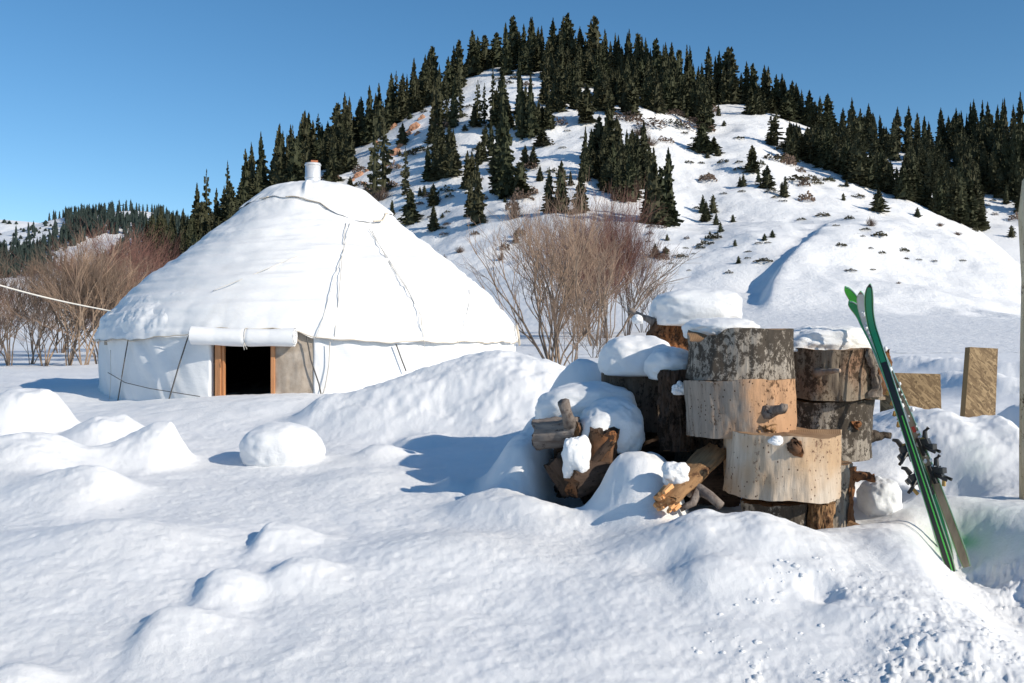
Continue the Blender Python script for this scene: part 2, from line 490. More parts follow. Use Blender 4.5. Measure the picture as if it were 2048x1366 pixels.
# ------------------------------------------------------------------ ground meshes
def fan(us, ds, name, mat, glow_and_stain=False):
    U, D = np.meshgrid(us, ds)
    X = U * D; Z = terrain(X.ravel(), D.ravel()).reshape(X.shape)
    v = np.stack([X.ravel(), D.ravel(), Z.ravel()], 1)
    nr, nc = X.shape
    idx = np.arange(nr * nc).reshape(nr, nc)
    q = np.stack([idx[:-1, :-1].ravel(), idx[:-1, 1:].ravel(), idx[1:, 1:].ravel(), idx[1:, :-1].ravel()], 1)
    me = mesh_np(name, v, q, mat)
    if glow_and_stain:
        PX = CX + F * U; PY = HY + F * (EYE - Z) / D
        def blob(cx, cy, sx, sy): return np.exp(-(((PX - cx) / sx) ** 2 + ((PY - cy) / sy) ** 2) ** 1.3)
        g = 0.95 * blob(1925, 1086, 28, 13) + 0.9 * blob(1880, 1090, 9, 18) + 0.30 * blob(1985, 1060, 80, 45) + 0.14 * blob(1950, 940, 40, 60) + 0.15 * blob(1870, 1075, 60, 20) + 0.12 * blob(2010, 1090, 60, 25)  # green ski glow put into the colour attribute as soft blobs
        br = 0.30 * blob(1745, 985, 45, 40) + 0.2 * blob(1790, 1030, 40, 25)
        nz = 0.75 + 0.5 * fbm(X.ravel() * 6, D.ravel() * 6, seed=77).reshape(X.shape)
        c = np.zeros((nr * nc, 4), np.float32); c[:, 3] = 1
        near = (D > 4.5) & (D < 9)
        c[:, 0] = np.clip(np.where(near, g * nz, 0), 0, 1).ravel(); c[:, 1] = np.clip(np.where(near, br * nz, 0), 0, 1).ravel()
        at = me.color_attributes.new('glow_and_stain', 'FLOAT_COLOR', 'POINT'); at.data.foreach_set('color', c.ravel())
    return me

core = np.linspace(-0.56, 0.56, 860)
side = np.linspace(0.57, 1.1, 60)
us = np.concatenate([-side[::-1], core, side])
# rows follow equal steps of the view angle near the camera
ds_near = np.exp(np.linspace(math.log(1.0), math.log(3.3), 30))[:-1]
ds_near = np.concatenate([ds_near, np.exp(np.linspace(math.log(3.3), math.log(12.5), 440))[:-1], np.exp(np.linspace(math.log(12.5), math.log(45), 110))])
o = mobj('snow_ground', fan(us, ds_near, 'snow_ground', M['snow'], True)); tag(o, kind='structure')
core2 = np.linspace(-0.56, 0.56, 700)
us2 = np.concatenate([-side[::-1][::2], core2, side[::2]])
ds_mid = np.concatenate([np.linspace(45, 85, 30)[:-1], np.linspace(85, 440, 420)])
o = mobj('hillside', fan(us2, ds_mid, 'hillside', M['snow_hill'])); tag(o, kind='structure')
core3 = np.linspace(-0.56, 0.56, 420)
us3 = np.concatenate([-side[::-1][::2], core3, side[::2]])
o = mobj('distant_hills', fan(us3, np.linspace(440, 1700, 150), 'distant_hills', M['snow_hill'])); tag(o, kind='structure')
# plain that carries the snow on beside and behind the camera
gv = []; gq = []
gx = np.concatenate([np.linspace(-400, -30, 12), np.linspace(-24, 24, 25), np.linspace(30, 400, 12)]); gy = np.concatenate([np.linspace(-400, -20, 10), np.linspace(-16, 1.05, 16)])
GX, GY = np.meshgrid(gx, gy); GZ = 0.17 + 0.05 * fbm(GX * 0.4, GY * 0.4, seed=3, octv=2) * np.clip((0.5 - GY) / 3, 0, 1)
idx = np.arange(GX.size).reshape(GX.shape)
gq = np.stack([idx[:-1, :-1].ravel(), idx[:-1, 1:].ravel(), idx[1:, 1:].ravel(), idx[1:, :-1].ravel()], 1)
o = mobj('snow_plain', mesh_np('snow_plain', np.stack([GX.ravel(), GY.ravel(), GZ.ravel()], 1), gq, M['snow'])); tag(o, kind='structure')

# ------------------------------------------------------------------ the yurt
YC = Vector((-2.915, 14.8)); YR = 3.0
PROF = np.array([(0, 4.01), (.25, 4.00), (.5, 3.955), (.75, 3.865), (.95, 3.72), (1.12, 3.56), (1.28, 3.39), (1.55, 3.18), (1.85, 2.94), (2.15, 2.71), (2.42, 2.49), (2.66, 2.27), (2.84, 2.08), (2.96, 1.90), (3.02, 1.76), (3.03, 1.64), (3.025, 1.50), (3.02, 1.35)])
_pl = np.concatenate([[0], np.cumsum(np.hypot(np.diff(PROF[:, 0]), np.diff(PROF[:, 1])))])
_ps = np.linspace(0, _pl[-1], 400)
_k = np.exp(-0.5 * (np.arange(-14, 15) / 6.0) ** 2); _k /= _k.sum()
def _sm(a):
    ap = np.concatenate([2 * a[0] - a[14:0:-1], a, 2 * a[-1] - a[-2:-16:-1]]); return np.convolve(ap, _k, 'valid')
PRr = _sm(np.interp(_ps, _pl, PROF[:, 0])); PRz = _sm(np.interp(_ps, _pl, PROF[:, 1])); PRr[0] = 0
def prof_at(s): return np.interp(s, _ps, PRr), np.interp(s, _ps, PRz)
def s_of_z(z): return np.interp(-np.asarray(z, float), -PRz[3:], _ps[3:])
def hem_z(phi):
    # lower edge of the roof cover around the yurt (phi in degrees from the side facing the camera)
    return np.interp(phi, [-180, -80, -45, -34, -24, -12, -2, 6, 11, 18, 30, 60, 90, 180], [1.64, 1.66, 1.655, 1.66, 1.70, 1.785, 1.80, 1.765, 1.70, 1.645, 1.635, 1.63, 1.64, 1.64]) + 0.012 * np.sin(np.radians(phi) * 23) + 0.006 * np.sin(np.radians(phi) * 61)
def yxyz(r, phi, z):
    p = np.radians(phi); return np.stack([YC.x + r * np.sin(p), YC.y - r * np.cos(p), z], -1)
def roof_wrinkle(phi, s):
    p = np.radians(phi)
    X, Y = np.sin(p) * s, np.cos(p) * s
    w = 0.016 * fbm(p * 3 + 4, s * 3.0, seed=51, octv=3)
    # long sagging folds between the girths, nearly level
    w = w + 0.018 * vnoise(p * 2.2 + s * 0.4, s * 8.0 + 1.2 * p, seed=52) * sstep(1.3, 1.8, s)
    w = w + 0.009 * vnoise(p * 3.5 - s * 0.4, s * 19.0 + 2 * p, seed=56) * sstep(1.3, 1.8, s)
    # slack pleats near the hem, running down at a slant
    w = w + 0.032 * vnoise(p * 14 + s * 3.5, s * 0.9, seed=53) * sstep(3.3, 4.2, s)
    w = w + 0.018 * vnoise(p * 34 + s * 3.5, s * 0.9, seed=58) * sstep(3.6, 4.2, s)
    w = w + 0.018 * np.abs(np.sin(p * 17)) * sstep(3.0, 4.2, s) - 0.008
    return w

def cloth_mat(name, col, col2, dirt=0.0):
    m, nt, b = new_mat(name); co = coords(nt)
    b.inputs['Roughness'].default_value = 0.75; b.inputs['Specular IOR Level'].default_value = 0.25
    n = noise_n(nt, co, 1.7, 5, 0.6); r = ramp(nt, n, [(0.35, col2), (0.65, col)])
    out = r.outputs[0]
    if dirt:
        d = noise_n(nt, co, 3.0, 6, 0.7, (1, 1, .35)); rd = ramp(nt, d, [(0.56, (0, 0, 0)), (0.78, (1, 1, 1))])
        f = nt.nodes.new('ShaderNodeMath'); f.operation = 'MULTIPLY'; f.inputs[1].default_value = dirt; nt.links.new(rd.outputs[0], f.inputs[0])
        out = mix(nt, f.outputs[0], out, (0.50, 0.44, 0.36))
    nt.links.new(out, b.inputs['Base Color'])
    g = noise_n(nt, co, 7.0, 4, 0.6, (1, 1, 2.2)); b1 = bump(nt, b, g, 0.5, 0.012)
    g2 = noise_n(nt, co, 160.0, 3, 0.6); bump(nt, b, g2, 0.25, 0.002, b1)
    return m
M['roof_cloth'] = cloth_mat('white_canvas', (0.84, 0.845, 0.85), (0.79, 0.795, 0.80), 0.16)
M['wall_cloth'] = cloth_mat('white_wall_canvas', (0.80, 0.81, 0.82), (0.74, 0.755, 0.77), 0.16)
M['felt'] = plain('brown_felt', (0.30, 0.25, 0.20), 0.95, var=(0.42, 0.365, 0.31), scale=9, bmp=0.5, bscale=60, bdist=0.006)
M['shade_lining'] = plain('shade_black_lining', (0.02, 0.017, 0.015), 0.95)  # interior shade put into a near-black colour
M['rope_dark'] = plain('dark_rope', (0.10, 0.095, 0.09), 0.9)
M['rope_pale'] = plain('pale_rope', (0.60, 0.57, 0.52), 0.9)
M['rope_white'] = plain('white_rope', (0.75, 0.72, 0.66), 0.9)
M['tape'] = plain('tan_binding', (0.64, 0.56, 0.45), 0.9)
M['door_wood'] = plain('orange_door_wood', (0.40, 0.17, 0.07), 0.55, var=(0.55, 0.27, 0.12), scale=4, mapscale=(6, 6, 0.6))
M['galv'] = plain('galvanised_sheet', (0.68, 0.69, 0.70), 0.42, 0.35, var=(0.80, 0.81, 0.82), scale=12, bmp=0.2, bscale=12, bdist=0.01)
M['rust'] = plain('rusty_iron', (0.30, 0.10, 0.05), 0.9, var=(0.45, 0.17, 0.08), scale=14)

yurt = empty('yurt', (YC.x, YC.y, 0.9), 'round white canvas yurt with rolled-up door flap and stove pipe, half sunk in snow', 'yurt')
YI = Matrix.Translation(-Vector((YC.x, YC.y, 0.9)))
def ypart(name, v, q, mat, smooth=True, parent=yurt, label=None):
    v = np.asarray(v, float).reshape(-1, 3) - np.array([YC.x, YC.y, 0.9])
    o = mobj(name, mesh_np(name, v, q, mat, smooth), parent)
    if label: o['label'] = label
    return o
def gridq(nr, nc, wrap=False):
    idx = np.arange(nr * nc).reshape(nr, nc)
    a = idx[:-1, :-1]; b = idx[:-1, 1:]; c = idx[1:, 1:]; d = idx[1:, :-1]
    q = np.stack([a.ravel(), b.ravel(), c.ravel(), d.ravel()], 1)
    if wrap:
        w = np.stack([idx[:-1, -1], idx[:-1, 0], idx[1:, 0], idx[1:, -1]], 1); q = np.concatenate([q, w])
    return q
# roof cover
ph = np.linspace(-180, 180, 721)[:-1]; ns = 150
S = np.linspace(0.02, 1, ns)[:, None] * s_of_z(hem_z(ph))[None, :]
R_, Z_ = prof_at(S); PH = np.broadcast_to(ph, S.shape)
W = roof_wrinkle(PH, S)
V = yxyz(R_ + W * 0.8, PH, Z_ + W * 0.6)
ypart('roof_cover', V, gridq(ns, 720, True), M['roof_cloth'])
# crown cover: a smaller sheet over the top with an uneven lower edge
def crown_s(p): return np.interp(p, [-180, -120, -75, -50, -28, -10, 2, 14, 24, 36, 52, 62, 85, 120, 180], [1.30, 1.30, 1.22, 1.18, 1.10, 1.12, 1.16, 1.28, 1.50, 1.66, 1.60, 1.38, 1.3, 1.32, 1.30])
sc = crown_s(ph) + 0.012 * np.sin(np.radians(ph) * 19)
S2 = np.linspace(0.02, 1, 60)[:, None] * sc[None, :]
R2, Z2 = prof_at(S2); PH2 = np.broadcast_to(ph, S2.shape)
W2 = roof_wrinkle(PH2, S2) + 0.013 + 0.018 * sstep(.6, 1, S2 / sc) * vnoise(np.radians(PH2) * 9, S2 * 0.5, seed=61) + 0.05 * np.exp(-((PH2 - 1 - 6 * (S2 - .7)) / 3.0) ** 2) * sstep(0.35, 0.75, S2) * (1 - sstep(.9, 1.1, S2))
ypart('crown_cover', yxyz(R2 + W2 * .75, PH2, Z2 + W2 * .7), gridq(60, 720, True), M['roof_cloth'])
# binding along part of the crown sheet's edge and the roof hem
def ring_tube(fn, phs, rad, name, mat, lift=0.02, label=None):
    m = MB(); pts = []
    for p in phs:
        s = fn(p); r, z = prof_at(s); pts.append(yxyz(float(r) + lift, p, float(z) + lift * 0.5) - np.array([YC.x, YC.y, 0.9]))
    m.tube(pts, rad, 5); o = m.build(name, mat, yurt, True)
    if label: o['label'] = label
    return o
cs = lambda p: float(crown_s(p) + 0.012 * math.sin(math.radians(p) * 19))
ring_tube(cs, np.arange(-36, -27, 1.0), 0.007, 'crown_binding', M['tape'], 0.020)
ring_tube(cs, np.arange(-12, 20, 1.0), 0.006, 'crown_binding', M['tape'], 0.020)
ring_tube(cs, np.arange(44, 66, 1.0), 0.012, 'crown_binding', M['tape'], 0.035)
hs = lambda p: float(s_of_z(hem_z(p)))
ring_tube(hs, np.arange(-90, 100, 1.5), 0.006, 'hem_binding', M['tape'], 0.008)
# wall cover with the doorway gap
PL, PR = -13.0, 10.6
def wall(p0, p1, name):
    pp = np.arange(p0, p1 + 0.01, 0.5); zz = np.linspace(0.25, 1, 40)
    P, T = np.meshgrid(pp, zz)
    top = 1.76 * np.ones_like(P); bot = 0.25
    Zw = bot + (top - bot) * (T - 0.25) / 0.75
    pr = np.radians(P)
    w = 0.030 * vnoise(pr * 6 + Zw * 1.2, Zw * 1.4, seed=71) + 0.022 * vnoise(pr * 18 + Zw * 4.5, Zw * 1.1, seed=72) + 0.010 * vnoise(pr * 40 + Zw * 6, Zw * 2, seed=73)
    w = w + 0.05 * np.exp(-((P - (PL - 4)) / 4.5) ** 2) * np.sin(np.clip((Zw - .8) / .9, 0, 1) * math.pi)
    Rw = 2.965 + w + 0.02 * np.sin(np.clip((Zw - .4) / 1.3, 0, 1) * math.pi)
    v = yxyz(Rw, P, Zw)
    # fold the cloth edges inwards at the doorway
    inner = yxyz(2.90 * np.ones_like(P[:, :1]), P[:, :1], Zw[:, :1]); inner2 = yxyz(2.90 * np.ones_like(P[:, :1]), P[:, -1:], Zw[:, -1:])
    v = np.concatenate([inner, v, inner2], 1)
    return ypart(name, v, gridq(v.shape[0], v.shape[1]), M['wall_cloth'])
wall(PR, 360 + PL, 'wall_cover')
# dark inside: near-black linings added so the doorway stays in shade, open at the door
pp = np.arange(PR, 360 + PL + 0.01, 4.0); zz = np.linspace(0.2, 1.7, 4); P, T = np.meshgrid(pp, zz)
ypart('wall_shade_lining', yxyz(2.88 * np.ones_like(P), P, T), gridq(4, len(pp)), M['shade_lining'])
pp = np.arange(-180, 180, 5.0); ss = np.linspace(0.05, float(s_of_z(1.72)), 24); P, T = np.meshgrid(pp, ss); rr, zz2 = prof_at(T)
ypart('roof_shade_lining', yxyz(np.maximum(rr - 0.10, 0), P, zz2 - 0.08), gridq(24, len(pp), True), M['shade_lining'])
# felt band that shows in the gap under the lifted hem
pp = np.arange(-58, PL + 3, 1.0); P, T = np.meshgrid(pp, np.linspace(1.6, 1.80, 5))
ypart('lattice_felt', yxyz(2.955 * np.ones_like(P), P, T), gridq(5, len(pp)), M['felt'])
# doorway: jambs, lintel, sill
dm_l = -12.3; dm_r = 1.6
def chordpt(p, r, z): return yxyz(r, p, z) - np.array([YC.x, YC.y, 0.9])
def jamb(p, w, name, depth=0.10):
    c = chordpt(p, 2.93, 1.0); M3 = Matrix.Rotation(math.radians(p), 3, 'Z')
    m = MB(); m.box((c[0], c[1], 1.02 - 0.9), (w, depth, 1.46), M3)
    return m.build(name, M['door_wood'], yurt, bevel=0.006)
jamb(-11.6, 0.075, 'door_jamb'); jamb(-10.55, 0.03, 'door_stop', 0.05); jamb(1.4, 0.05, 'door_jamb')
m = MB(); a = chordpt(-5.1, 2.94, 1.74); m.box((a[0], a[1], 1.70 - 0.9), (0.78, 0.10, 0.07), Matrix.Rotation(math.radians(-5.1), 3, 'Z')); m.build('door_lintel', M['door_wood'], yurt, bevel=0.006)
m = MB(); m.box((a[0], a[1] - 0.0, 0.60 - 0.9), (0.78, 0.12, 0.1), Matrix.Rotation(math.radians(-5.1), 3, 'Z')); m.build('door_sill', M['door_wood'], yurt, bevel=0.006)
# felt panel right of the door
pp = np.arange(1.9, PR + 0.6, 0.35); P, T = np.meshgrid(pp, np.linspace(0.3, 1.82, 30))
w = 0.010 * vnoise(np.radians(P) * 30, T * 2.5, seed=81) + 0.006 * vnoise(np.radians(P) * 90, T * 6, seed=82)
ypart('felt_panel', yxyz(2.955 + w, P, T), gridq(30, len(pp)), M['felt'])
# rolled door flap
A = yxyz(3.15, -16.0, 1.705); B = yxyz(3.09, 6.6, 1.705); A[2] = 1.715; B[2] = 1.69
n = 60; nr = 28; AX = Vector(B - A); L = AX.length; ax = AX.normalized(); e1 = Vector((0, 0, 1)); e2 = ax.cross(e1).normalized(); e1 = e2.cross(ax)
vs = []
for i in range(n + 1):
    t = i / n
    for k in range(nr):
        a = 2 * math.pi * k / nr
        r = 0.108 * (1 + 0.04 * float(vnoise(np.array([t * 6]), np.array([math.cos(a) * 1.5 + 3]), np.array([math.sin(a) * 1.5]), 91)[0])) * (0.93 + 0.07 * abs(math.cos((t - .5) * 6))) - (0.014 * math.exp(-((t - .53) / .012) ** 2))
        if 0.3 < k / nr < 0.36: r += 0.008
        c = Vector(A) + ax * (L * t) - Vector((0, 0, 0.012 * math.sin(t * math.pi)))
        vs.append(c + e1 * (r * math.sin(a)) + e2 * (r * math.cos(a)))
q = gridq(n + 1, nr, True)
fl = ypart('rolled_door_flap', np.array([tuple(v) for v in vs]), q, M['roof_cloth'])
for end, sg in ((Vector(A), -1), (Vector(B), 1)):
    m = MB()      # spiral of the rolled layers at each end
    base = end - Vector((YC.x, YC.y, 0.9))
    pts = [base + ax * (sg * 0.004) + e1 * ((0.1 - 0.09 * t / 40) * math.sin(t * .5)) + e2 * ((0.1 - 0.09 * t / 40) * math.cos(t * .5)) for t in range(41)]
    m.tube(pts, 0.008, 5); m.build('rolled_layers', M['roof_cloth'], fl, True)
def disc_fan(c, u, v, r, n=24): return [Vector(c)] + [Vector(c) + u * (r * math.cos(2 * math.pi * k / n)) + v * (r * math.sin(2 * math.pi * k / n)) for k in range(n)]
for end, sg in ((Vector(A), 1), (Vector(B), -1)):
    m = MB()
    base = end - Vector((YC.x, YC.y, 0.9)) + ax * (sg * 0.012)
    m.add(disc_fan(base, e1, e2, 0.104), [(0, 1 + k, 1 + (k + 1) % 24) for k in range(24)]); m.build('roll_core', M['wall_cloth'], fl)

m = MB(); tp = Vector(A) + ax * (L * 0.53) - Vector((YC.x, YC.y, 0.9))
m.tube([tp + e1 * (0.100 * math.sin(k * .45)) + e2 * (0.100 * math.cos(k * .45)) for k in range(15)], 0.005, 5)
sd = -e2 if e2.y > 0 else e2
m.tube([tp + sd * 0.07 - e1 * 0.07, tp + sd * 0.10 - e1 * 0.12, tp + sd * .10 - e1 * 0.16 + ax * .01], 0.005, 5); m.tube([tp + sd * 0.07 - e1 * 0.08, tp + sd * 0.10 - e1 * 0.13 + ax * .03, tp + sd * .10 - e1 * 0.15 + ax * .04], 0.004, 5)
m.build('tie_string', M['rope_pale'], fl, True)

def yurt_hit(px, py, off=0.012):
    dv = Vector(((px - CX) / F, 1.0, (HY - py) / F)); o = Vector((0, 0, EYE))
    for i in range(4000):
        d = 11.2 + i * 0.0012; p = o + dv * d
        r = math.hypot(p.x - YC.x, p.y - YC.y)
        if p.z > 1.66:
            rr = float(np.interp(-p.z, -PRz[3:], PRr[3:]))
        else: rr = 3.0
        if r <= rr + off: return p
    return None
def rope(pxs, rad, name, mat, parent=yurt, off=0.02, ext=6):
    pts = []
    for i in range(len(pxs) - 1):
        for k in range(ext):
            t = k / ext; h = yurt_hit(pxs[i][0] * (1 - t) + pxs[i + 1][0] * t, pxs[i][1] * (1 - t) + pxs[i + 1][1] * t, off)
            if h is not None: pts.append(h - Vector((YC.x, YC.y, 0.9)))
    h = yurt_hit(*pxs[-1], off)
    if h is not None: pts.append(h - Vector((YC.x, YC.y, 0.9)))
    m = MB(); m.tube(pts, rad, 5); return m.build(name, mat, parent, True)
rope([(256, 680), (246, 740), (234, 812)], 0.008, 'rope', M['rope_dark'], off=0.045)
rope([(378, 668), (358, 730), (336, 806)], 0.009, 'rope', M['rope_dark'], off=0.07)
rope([(216, 745), (250, 765), (300, 777), (350, 785), (400, 793)], 0.005, 'rope', M['rope_dark'], off=0.06)
rope([(221, 700), (222, 750), (219, 805)], 0.004, 'rope', M['rope_pale'], off=0.05)
rope([(613, 672), (622, 720), (638, 768), (643, 792)], 0.009, 'rope', M['rope_dark'], off=0.03)
rope([(660, 684), (658, 730), (651, 772), (645, 790)], 0.008, 'rope', M['rope_pale'], off=0.03)
rope([(792, 688), (802, 716), (812, 742)], 0.009, 'rope', M['rope_dark'], off=0.03)
rope([(848, 690), (851, 712), (853, 732)], 0.004, 'rope', M['rope_pale'], off=0.03)
rope([(692, 446), (684, 520), (677, 600), (668, 682)], 0.005, 'rope', M['rope_pale'], off=0.024)
rope([(700, 446), (688, 500), (668, 560), (645, 640), (632, 676)], 0.005, 'rope', M['rope_white'], off=0.03)
rope([(744, 462), (775, 520), (815, 580), (842, 630), (849, 688)], 0.005, 'rope', M['rope_pale'], off=0.024)
rope([(738, 458), (772, 510), (812, 572), (838, 624), (845, 660)], 0.005, 'rope', M['rope_white'], off=0.03)
rope([(940, 570), (938, 610), (928, 650), (915, 685)], 0.004, 'rope', M['rope_white'], off=0.03)
rope([(595, 512), (540, 535), (480, 560), (425, 582)], 0.005, 'rope', M['rope_white'], off=0.02)
rope([(1033, 650), (1037, 670), (1040, 700)], 0.018, 'rope', M['tape'], off=0.03)
# stove pipe
pc = Vector((-0.045, 0.0, 4.04 - 0.9))
m = MB(); m.tube([pc + Vector((0, 0, -0.3)), pc + Vector((0, 0, 0.26))], 0.112, 24); 
sp = m.build('stove_pipe', M['galv'], yurt, True); sp['label'] = 'short galvanised stove pipe on the crown'
m = MB(); m.tube([pc + Vector((0, 0, 0.20)), pc + Vector((0, 0, 0.275))], 0.060, 14); m.box(pc + Vector((0.02, 0, 0.285)), (0.10, 0.08, 0.03), Matrix.Rotation(0.3, 3, 'Z')); m.build('rusty_cap', M['rust'], sp)
m = MB(); m.tube([pc + Vector((0.116 * math.cos(t), 0.116 * math.sin(t), 0.235)) for t in np.linspace(0, 6.283, 25)], 0.008, 5, False); m.build('pipe_rim', M['galv'], sp, True)
m = MB(); m.tube([pc + Vector((0.114 * math.cos(t), 0.114 * math.sin(t), 0.04)) for t in np.linspace(0, 6.283, 25)], 0.008, 5, False); m.build('pipe_rim', M['galv'], sp, True)
# frozen crust of snow on the left part of the roof
pp = np.arange(-78, -8, 0.35); P, T = np.meshgrid(pp, np.linspace(0, 1, 110))
s1 = s_of_z(1.72); s0 = np.interp(P, [-78, -50, -30, -8], [1.9, 1.8, 2.1, 3.3]) + 0.12 * vnoise(np.radians(P) * 9, P * 0, seed=95)
Sx = s0 + (s_of_z(hem_z(P)) - 0.02 - s0) * T
rr, zz2 = prof_at(Sx); pr = np.radians(P)
th = 0.055 * np.clip(0.35 + 1.2 * fbm(pr * 6, Sx * 2.2, seed=96, octv=4), 0, 1.4) + 0.012 * fbm(pr * 40, Sx * 13, seed=97, octv=3)
th = (th * (0.10 + 0.9 * T ** 4) + 0.004) * sstep(0, .15, T) * (1 - sstep(.9, 1, T)) * sstep(-78, -68, P) * (1 - sstep(-28, -8, P)) - 0.012
w = roof_wrinkle(P, Sx) + th
cr = ypart('snow_crust', yxyz(rr + w * .8, P, zz2 + w * .6), gridq(110, len(pp)), M['snow_cap'], label='thin frozen snow crust on the left side of the roof')

# guy rope to the left
g0 = yurt_hit(222, 622, 0.0); m = MB()
g1 = PT(-160, 520, 10.5)
if g0 is None: g0 = Vector((-5.7, 14.2, 2.09))
pts = [g0.lerp(g1, t) - Vector((0, 0, 0.05 * math.sin(math.pi * t))) for t in np.linspace(0, 1, 16)]
m.tube(pts, 0.010, 5); o = m.build('guy_rope', M['rope_white'], smooth=True); tag(o, 'pale rope stretched from the left shoulder of the yurt out of the picture', 'rope')
# its anchor pole, outside the frame
m = MB(); m.tube([g1 + Vector((0, 0, -2.4)), g1 + Vector((0, 0, 0.1))], [0.06, 0.05], 10); o = m.build('rope_pole', M['trunk'], smooth=True); tag(o, 'wooden pole holding the far end of the yurt guy rope', 'pole')

# ------------------------------------------------------------------ logs
def wood_mat(name, base, streak, dark, blot=0.5, dots=0.0, orange=0.0, oc=(0.45, 0.2, 0.08), blot_scale=32, bstr=0.8, xsplit=None):
    m, nt, b = new_mat(name); co = coords(nt)
    b.inputs['Roughness'].default_value = 0.85; b.inputs['Specular IOR Level'].default_value = 0.15
    n = noise_n(nt, co, 5.0, 6, 0.65, (7, 7, 0.7)); r = ramp(nt, n, [(0.3, streak), (0.62, base)])
    out = r.outputs[0]
    big = noise_n(nt, co, 2.6, 3, 0.5)
    if orange:
        ro = ramp(nt, big, [(0.5 - orange * 0.25, (0, 0, 0)), (0.72 - orange * 0.25, (1, 1, 1))]); out = mix(nt, ro.outputs[0], out, oc)
    if xsplit:
        sx = nt.nodes.new('ShaderNodeSeparateXYZ'); nt.links.new(co, sx.inputs[0]); sn = noise_n(nt, co, 6, 5, 0.6, (1, 1, .4))
        sm = nt.nodes.new('ShaderNodeMath'); sm.operation = 'MULTIPLY_ADD'; sm.inputs[1].default_value = 0.9; sm.inputs[2].default_value = 0.0; nt.links.new(sx.outputs[0], sm.inputs[0])
        s2 = nt.nodes.new('ShaderNodeMath'); nt.links.new(sm.outputs[0], s2.inputs[0]); nt.links.new(sn, s2.inputs[1])
        ro = ramp(nt, s2.outputs[0], [(0.33, (0, 0, 0)), (0.53, (1, 1, 1))]); out = mix(nt, ro.outputs[0], out, mix(nt, noise_n(nt, co, 7, 5, .65, (2, 2, .5)), oc, tuple(c * 1.6 for c in oc)))
    if blot:
        n2 = noise_n(nt, co, blot_scale, 7, 0.78, (1, 1, 0.75)); nb = noise_n(nt, co, 3.2, 3, 0.5)
        ad = nt.nodes.new('ShaderNodeMath'); ad.operation = 'MULTIPLY_ADD'; ad.inputs[1].default_value = 0.55; nt.links.new(nb, ad.inputs[0]); nt.links.new(n2, ad.inputs[2])
        t = 0.98 - blot * 0.30
        rb = ramp(nt, ad.outputs[0], [(t, (0, 0, 0)), (t + 0.06, (0.92, 0.92, 0.92))]); out = mix(nt, rb.outputs[0], out, dark)
    if dots:
        v = nt.nodes.new('ShaderNodeTexVoronoi'); v.inputs['Scale'].default_value = 38
        mp = nt.nodes.new('ShaderNodeMapping'); mp.inputs['Scale'].default_value = (1, 1, 0.8); nt.links.new(co, mp.inputs[0]); nt.links.new(mp.outputs[0], v.inputs['Vector'])
        rv = ramp(nt, v.outputs['Distance'], [(0.13, (1, 1, 1)), (0.19, (0, 0, 0))])
        sp = nt.nodes.new('ShaderNodeSeparateColor'); nt.links.new(v.outputs['Color'], sp.inputs[0])
        rs = ramp(nt, sp.outputs[0], [(dots, (1, 1, 1)), (dots + 0.02, (0, 0, 0))])
        mu = nt.nodes.new('ShaderNodeMath'); mu.operation = 'MULTIPLY'; nt.links.new(rv.outputs[0], mu.inputs[0]); nt.links.new(rs.outputs[0], mu.inputs[1])
        out = mix(nt, mu.outputs[0], out, tuple(c * 0.6 for c in dark))
    nt.links.new(out, b.inputs['Base Color'])
    g = noise_n(nt, co, 9.0, 6, 0.7, (8, 8, 0.8)); b1 = bump(nt, b, g, bstr, 0.006)
    g2 = noise_n(nt, co, 45.0, 5, 0.7); bump(nt, b, g2, bstr * 0.7, 0.004, b1)
    return m
M['wood_lichen'] = wood_mat('grey_wood_with_lichen', (0.37, 0.33, 0.28), (0.21, 0.18, 0.15), (0.045, 0.036, 0.028), blot=0.90, dots=0.25)
M['wood_orange'] = wood_mat('weathered_orange_wood', (0.34, 0.29, 0.245), (0.21, 0.175, 0.145), (0.10, 0.055, 0.03), blot=0.42, dots=0.6, xsplit=1, oc=(0.36, 0.215, 0.125))
M['wood_cream'] = wood_mat('pale_barkless_wood', (0.60, 0.52, 0.43), (0.42, 0.345, 0.27), (0.17, 0.095, 0.06), blot=0.36, dots=0.55, orange=0.45, oc=(0.47, 0.33, 0.21))
M['wood_brown'] = wood_mat('brown_grey_wood', (0.27, 0.22, 0.165), (0.14, 0.105, 0.075), (0.055, 0.035, 0.022), blot=0.7, dots=0.2, orange=0.15, oc=(0.28, 0.15, 0.09))
M['wood_grey'] = wood_mat('plain_grey_wood', (0.33, 0.29, 0.24), (0.19, 0.16, 0.13), (0.05, 0.04, 0.03), blot=0.35, dots=0.2)
M['wood_dark'] = wood_mat('dark_and_shaded_wood', (0.12, 0.095, 0.075), (0.06, 0.045, 0.035), (0.02, 0.015, 0.012), blot=0.6)  # shade on the back rounds is put into the colour; also a dark stub
M['bark'] = wood_mat('flaking_bark', (0.14, 0.09, 0.06), (0.07, 0.045, 0.03), (0.03, 0.02, 0.015), blot=0.5, orange=0.35, oc=(0.28, 0.12, 0.05), bstr=1.0)
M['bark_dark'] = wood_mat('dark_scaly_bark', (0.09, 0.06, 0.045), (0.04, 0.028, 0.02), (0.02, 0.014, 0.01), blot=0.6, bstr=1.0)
M['bark_grey'] = wood_mat('grey_bark', (0.28, 0.24, 0.21), (0.13, 0.10, 0.085), (0.05, 0.035, 0.03), blot=0.5, bstr=1.0)
M['split_wood'] = wood_mat('fresh_split_wood', (0.34, 0.20, 0.10), (0.18, 0.10, 0.05), (0.09, 0.045, 0.025), blot=0.6)
M['fresh_cut'] = wood_mat('fresh_orange_cut', (0.75, 0.40, 0.18), (0.60, 0.29, 0.12), (0.4, 0.18, 0.07), blot=0.2)
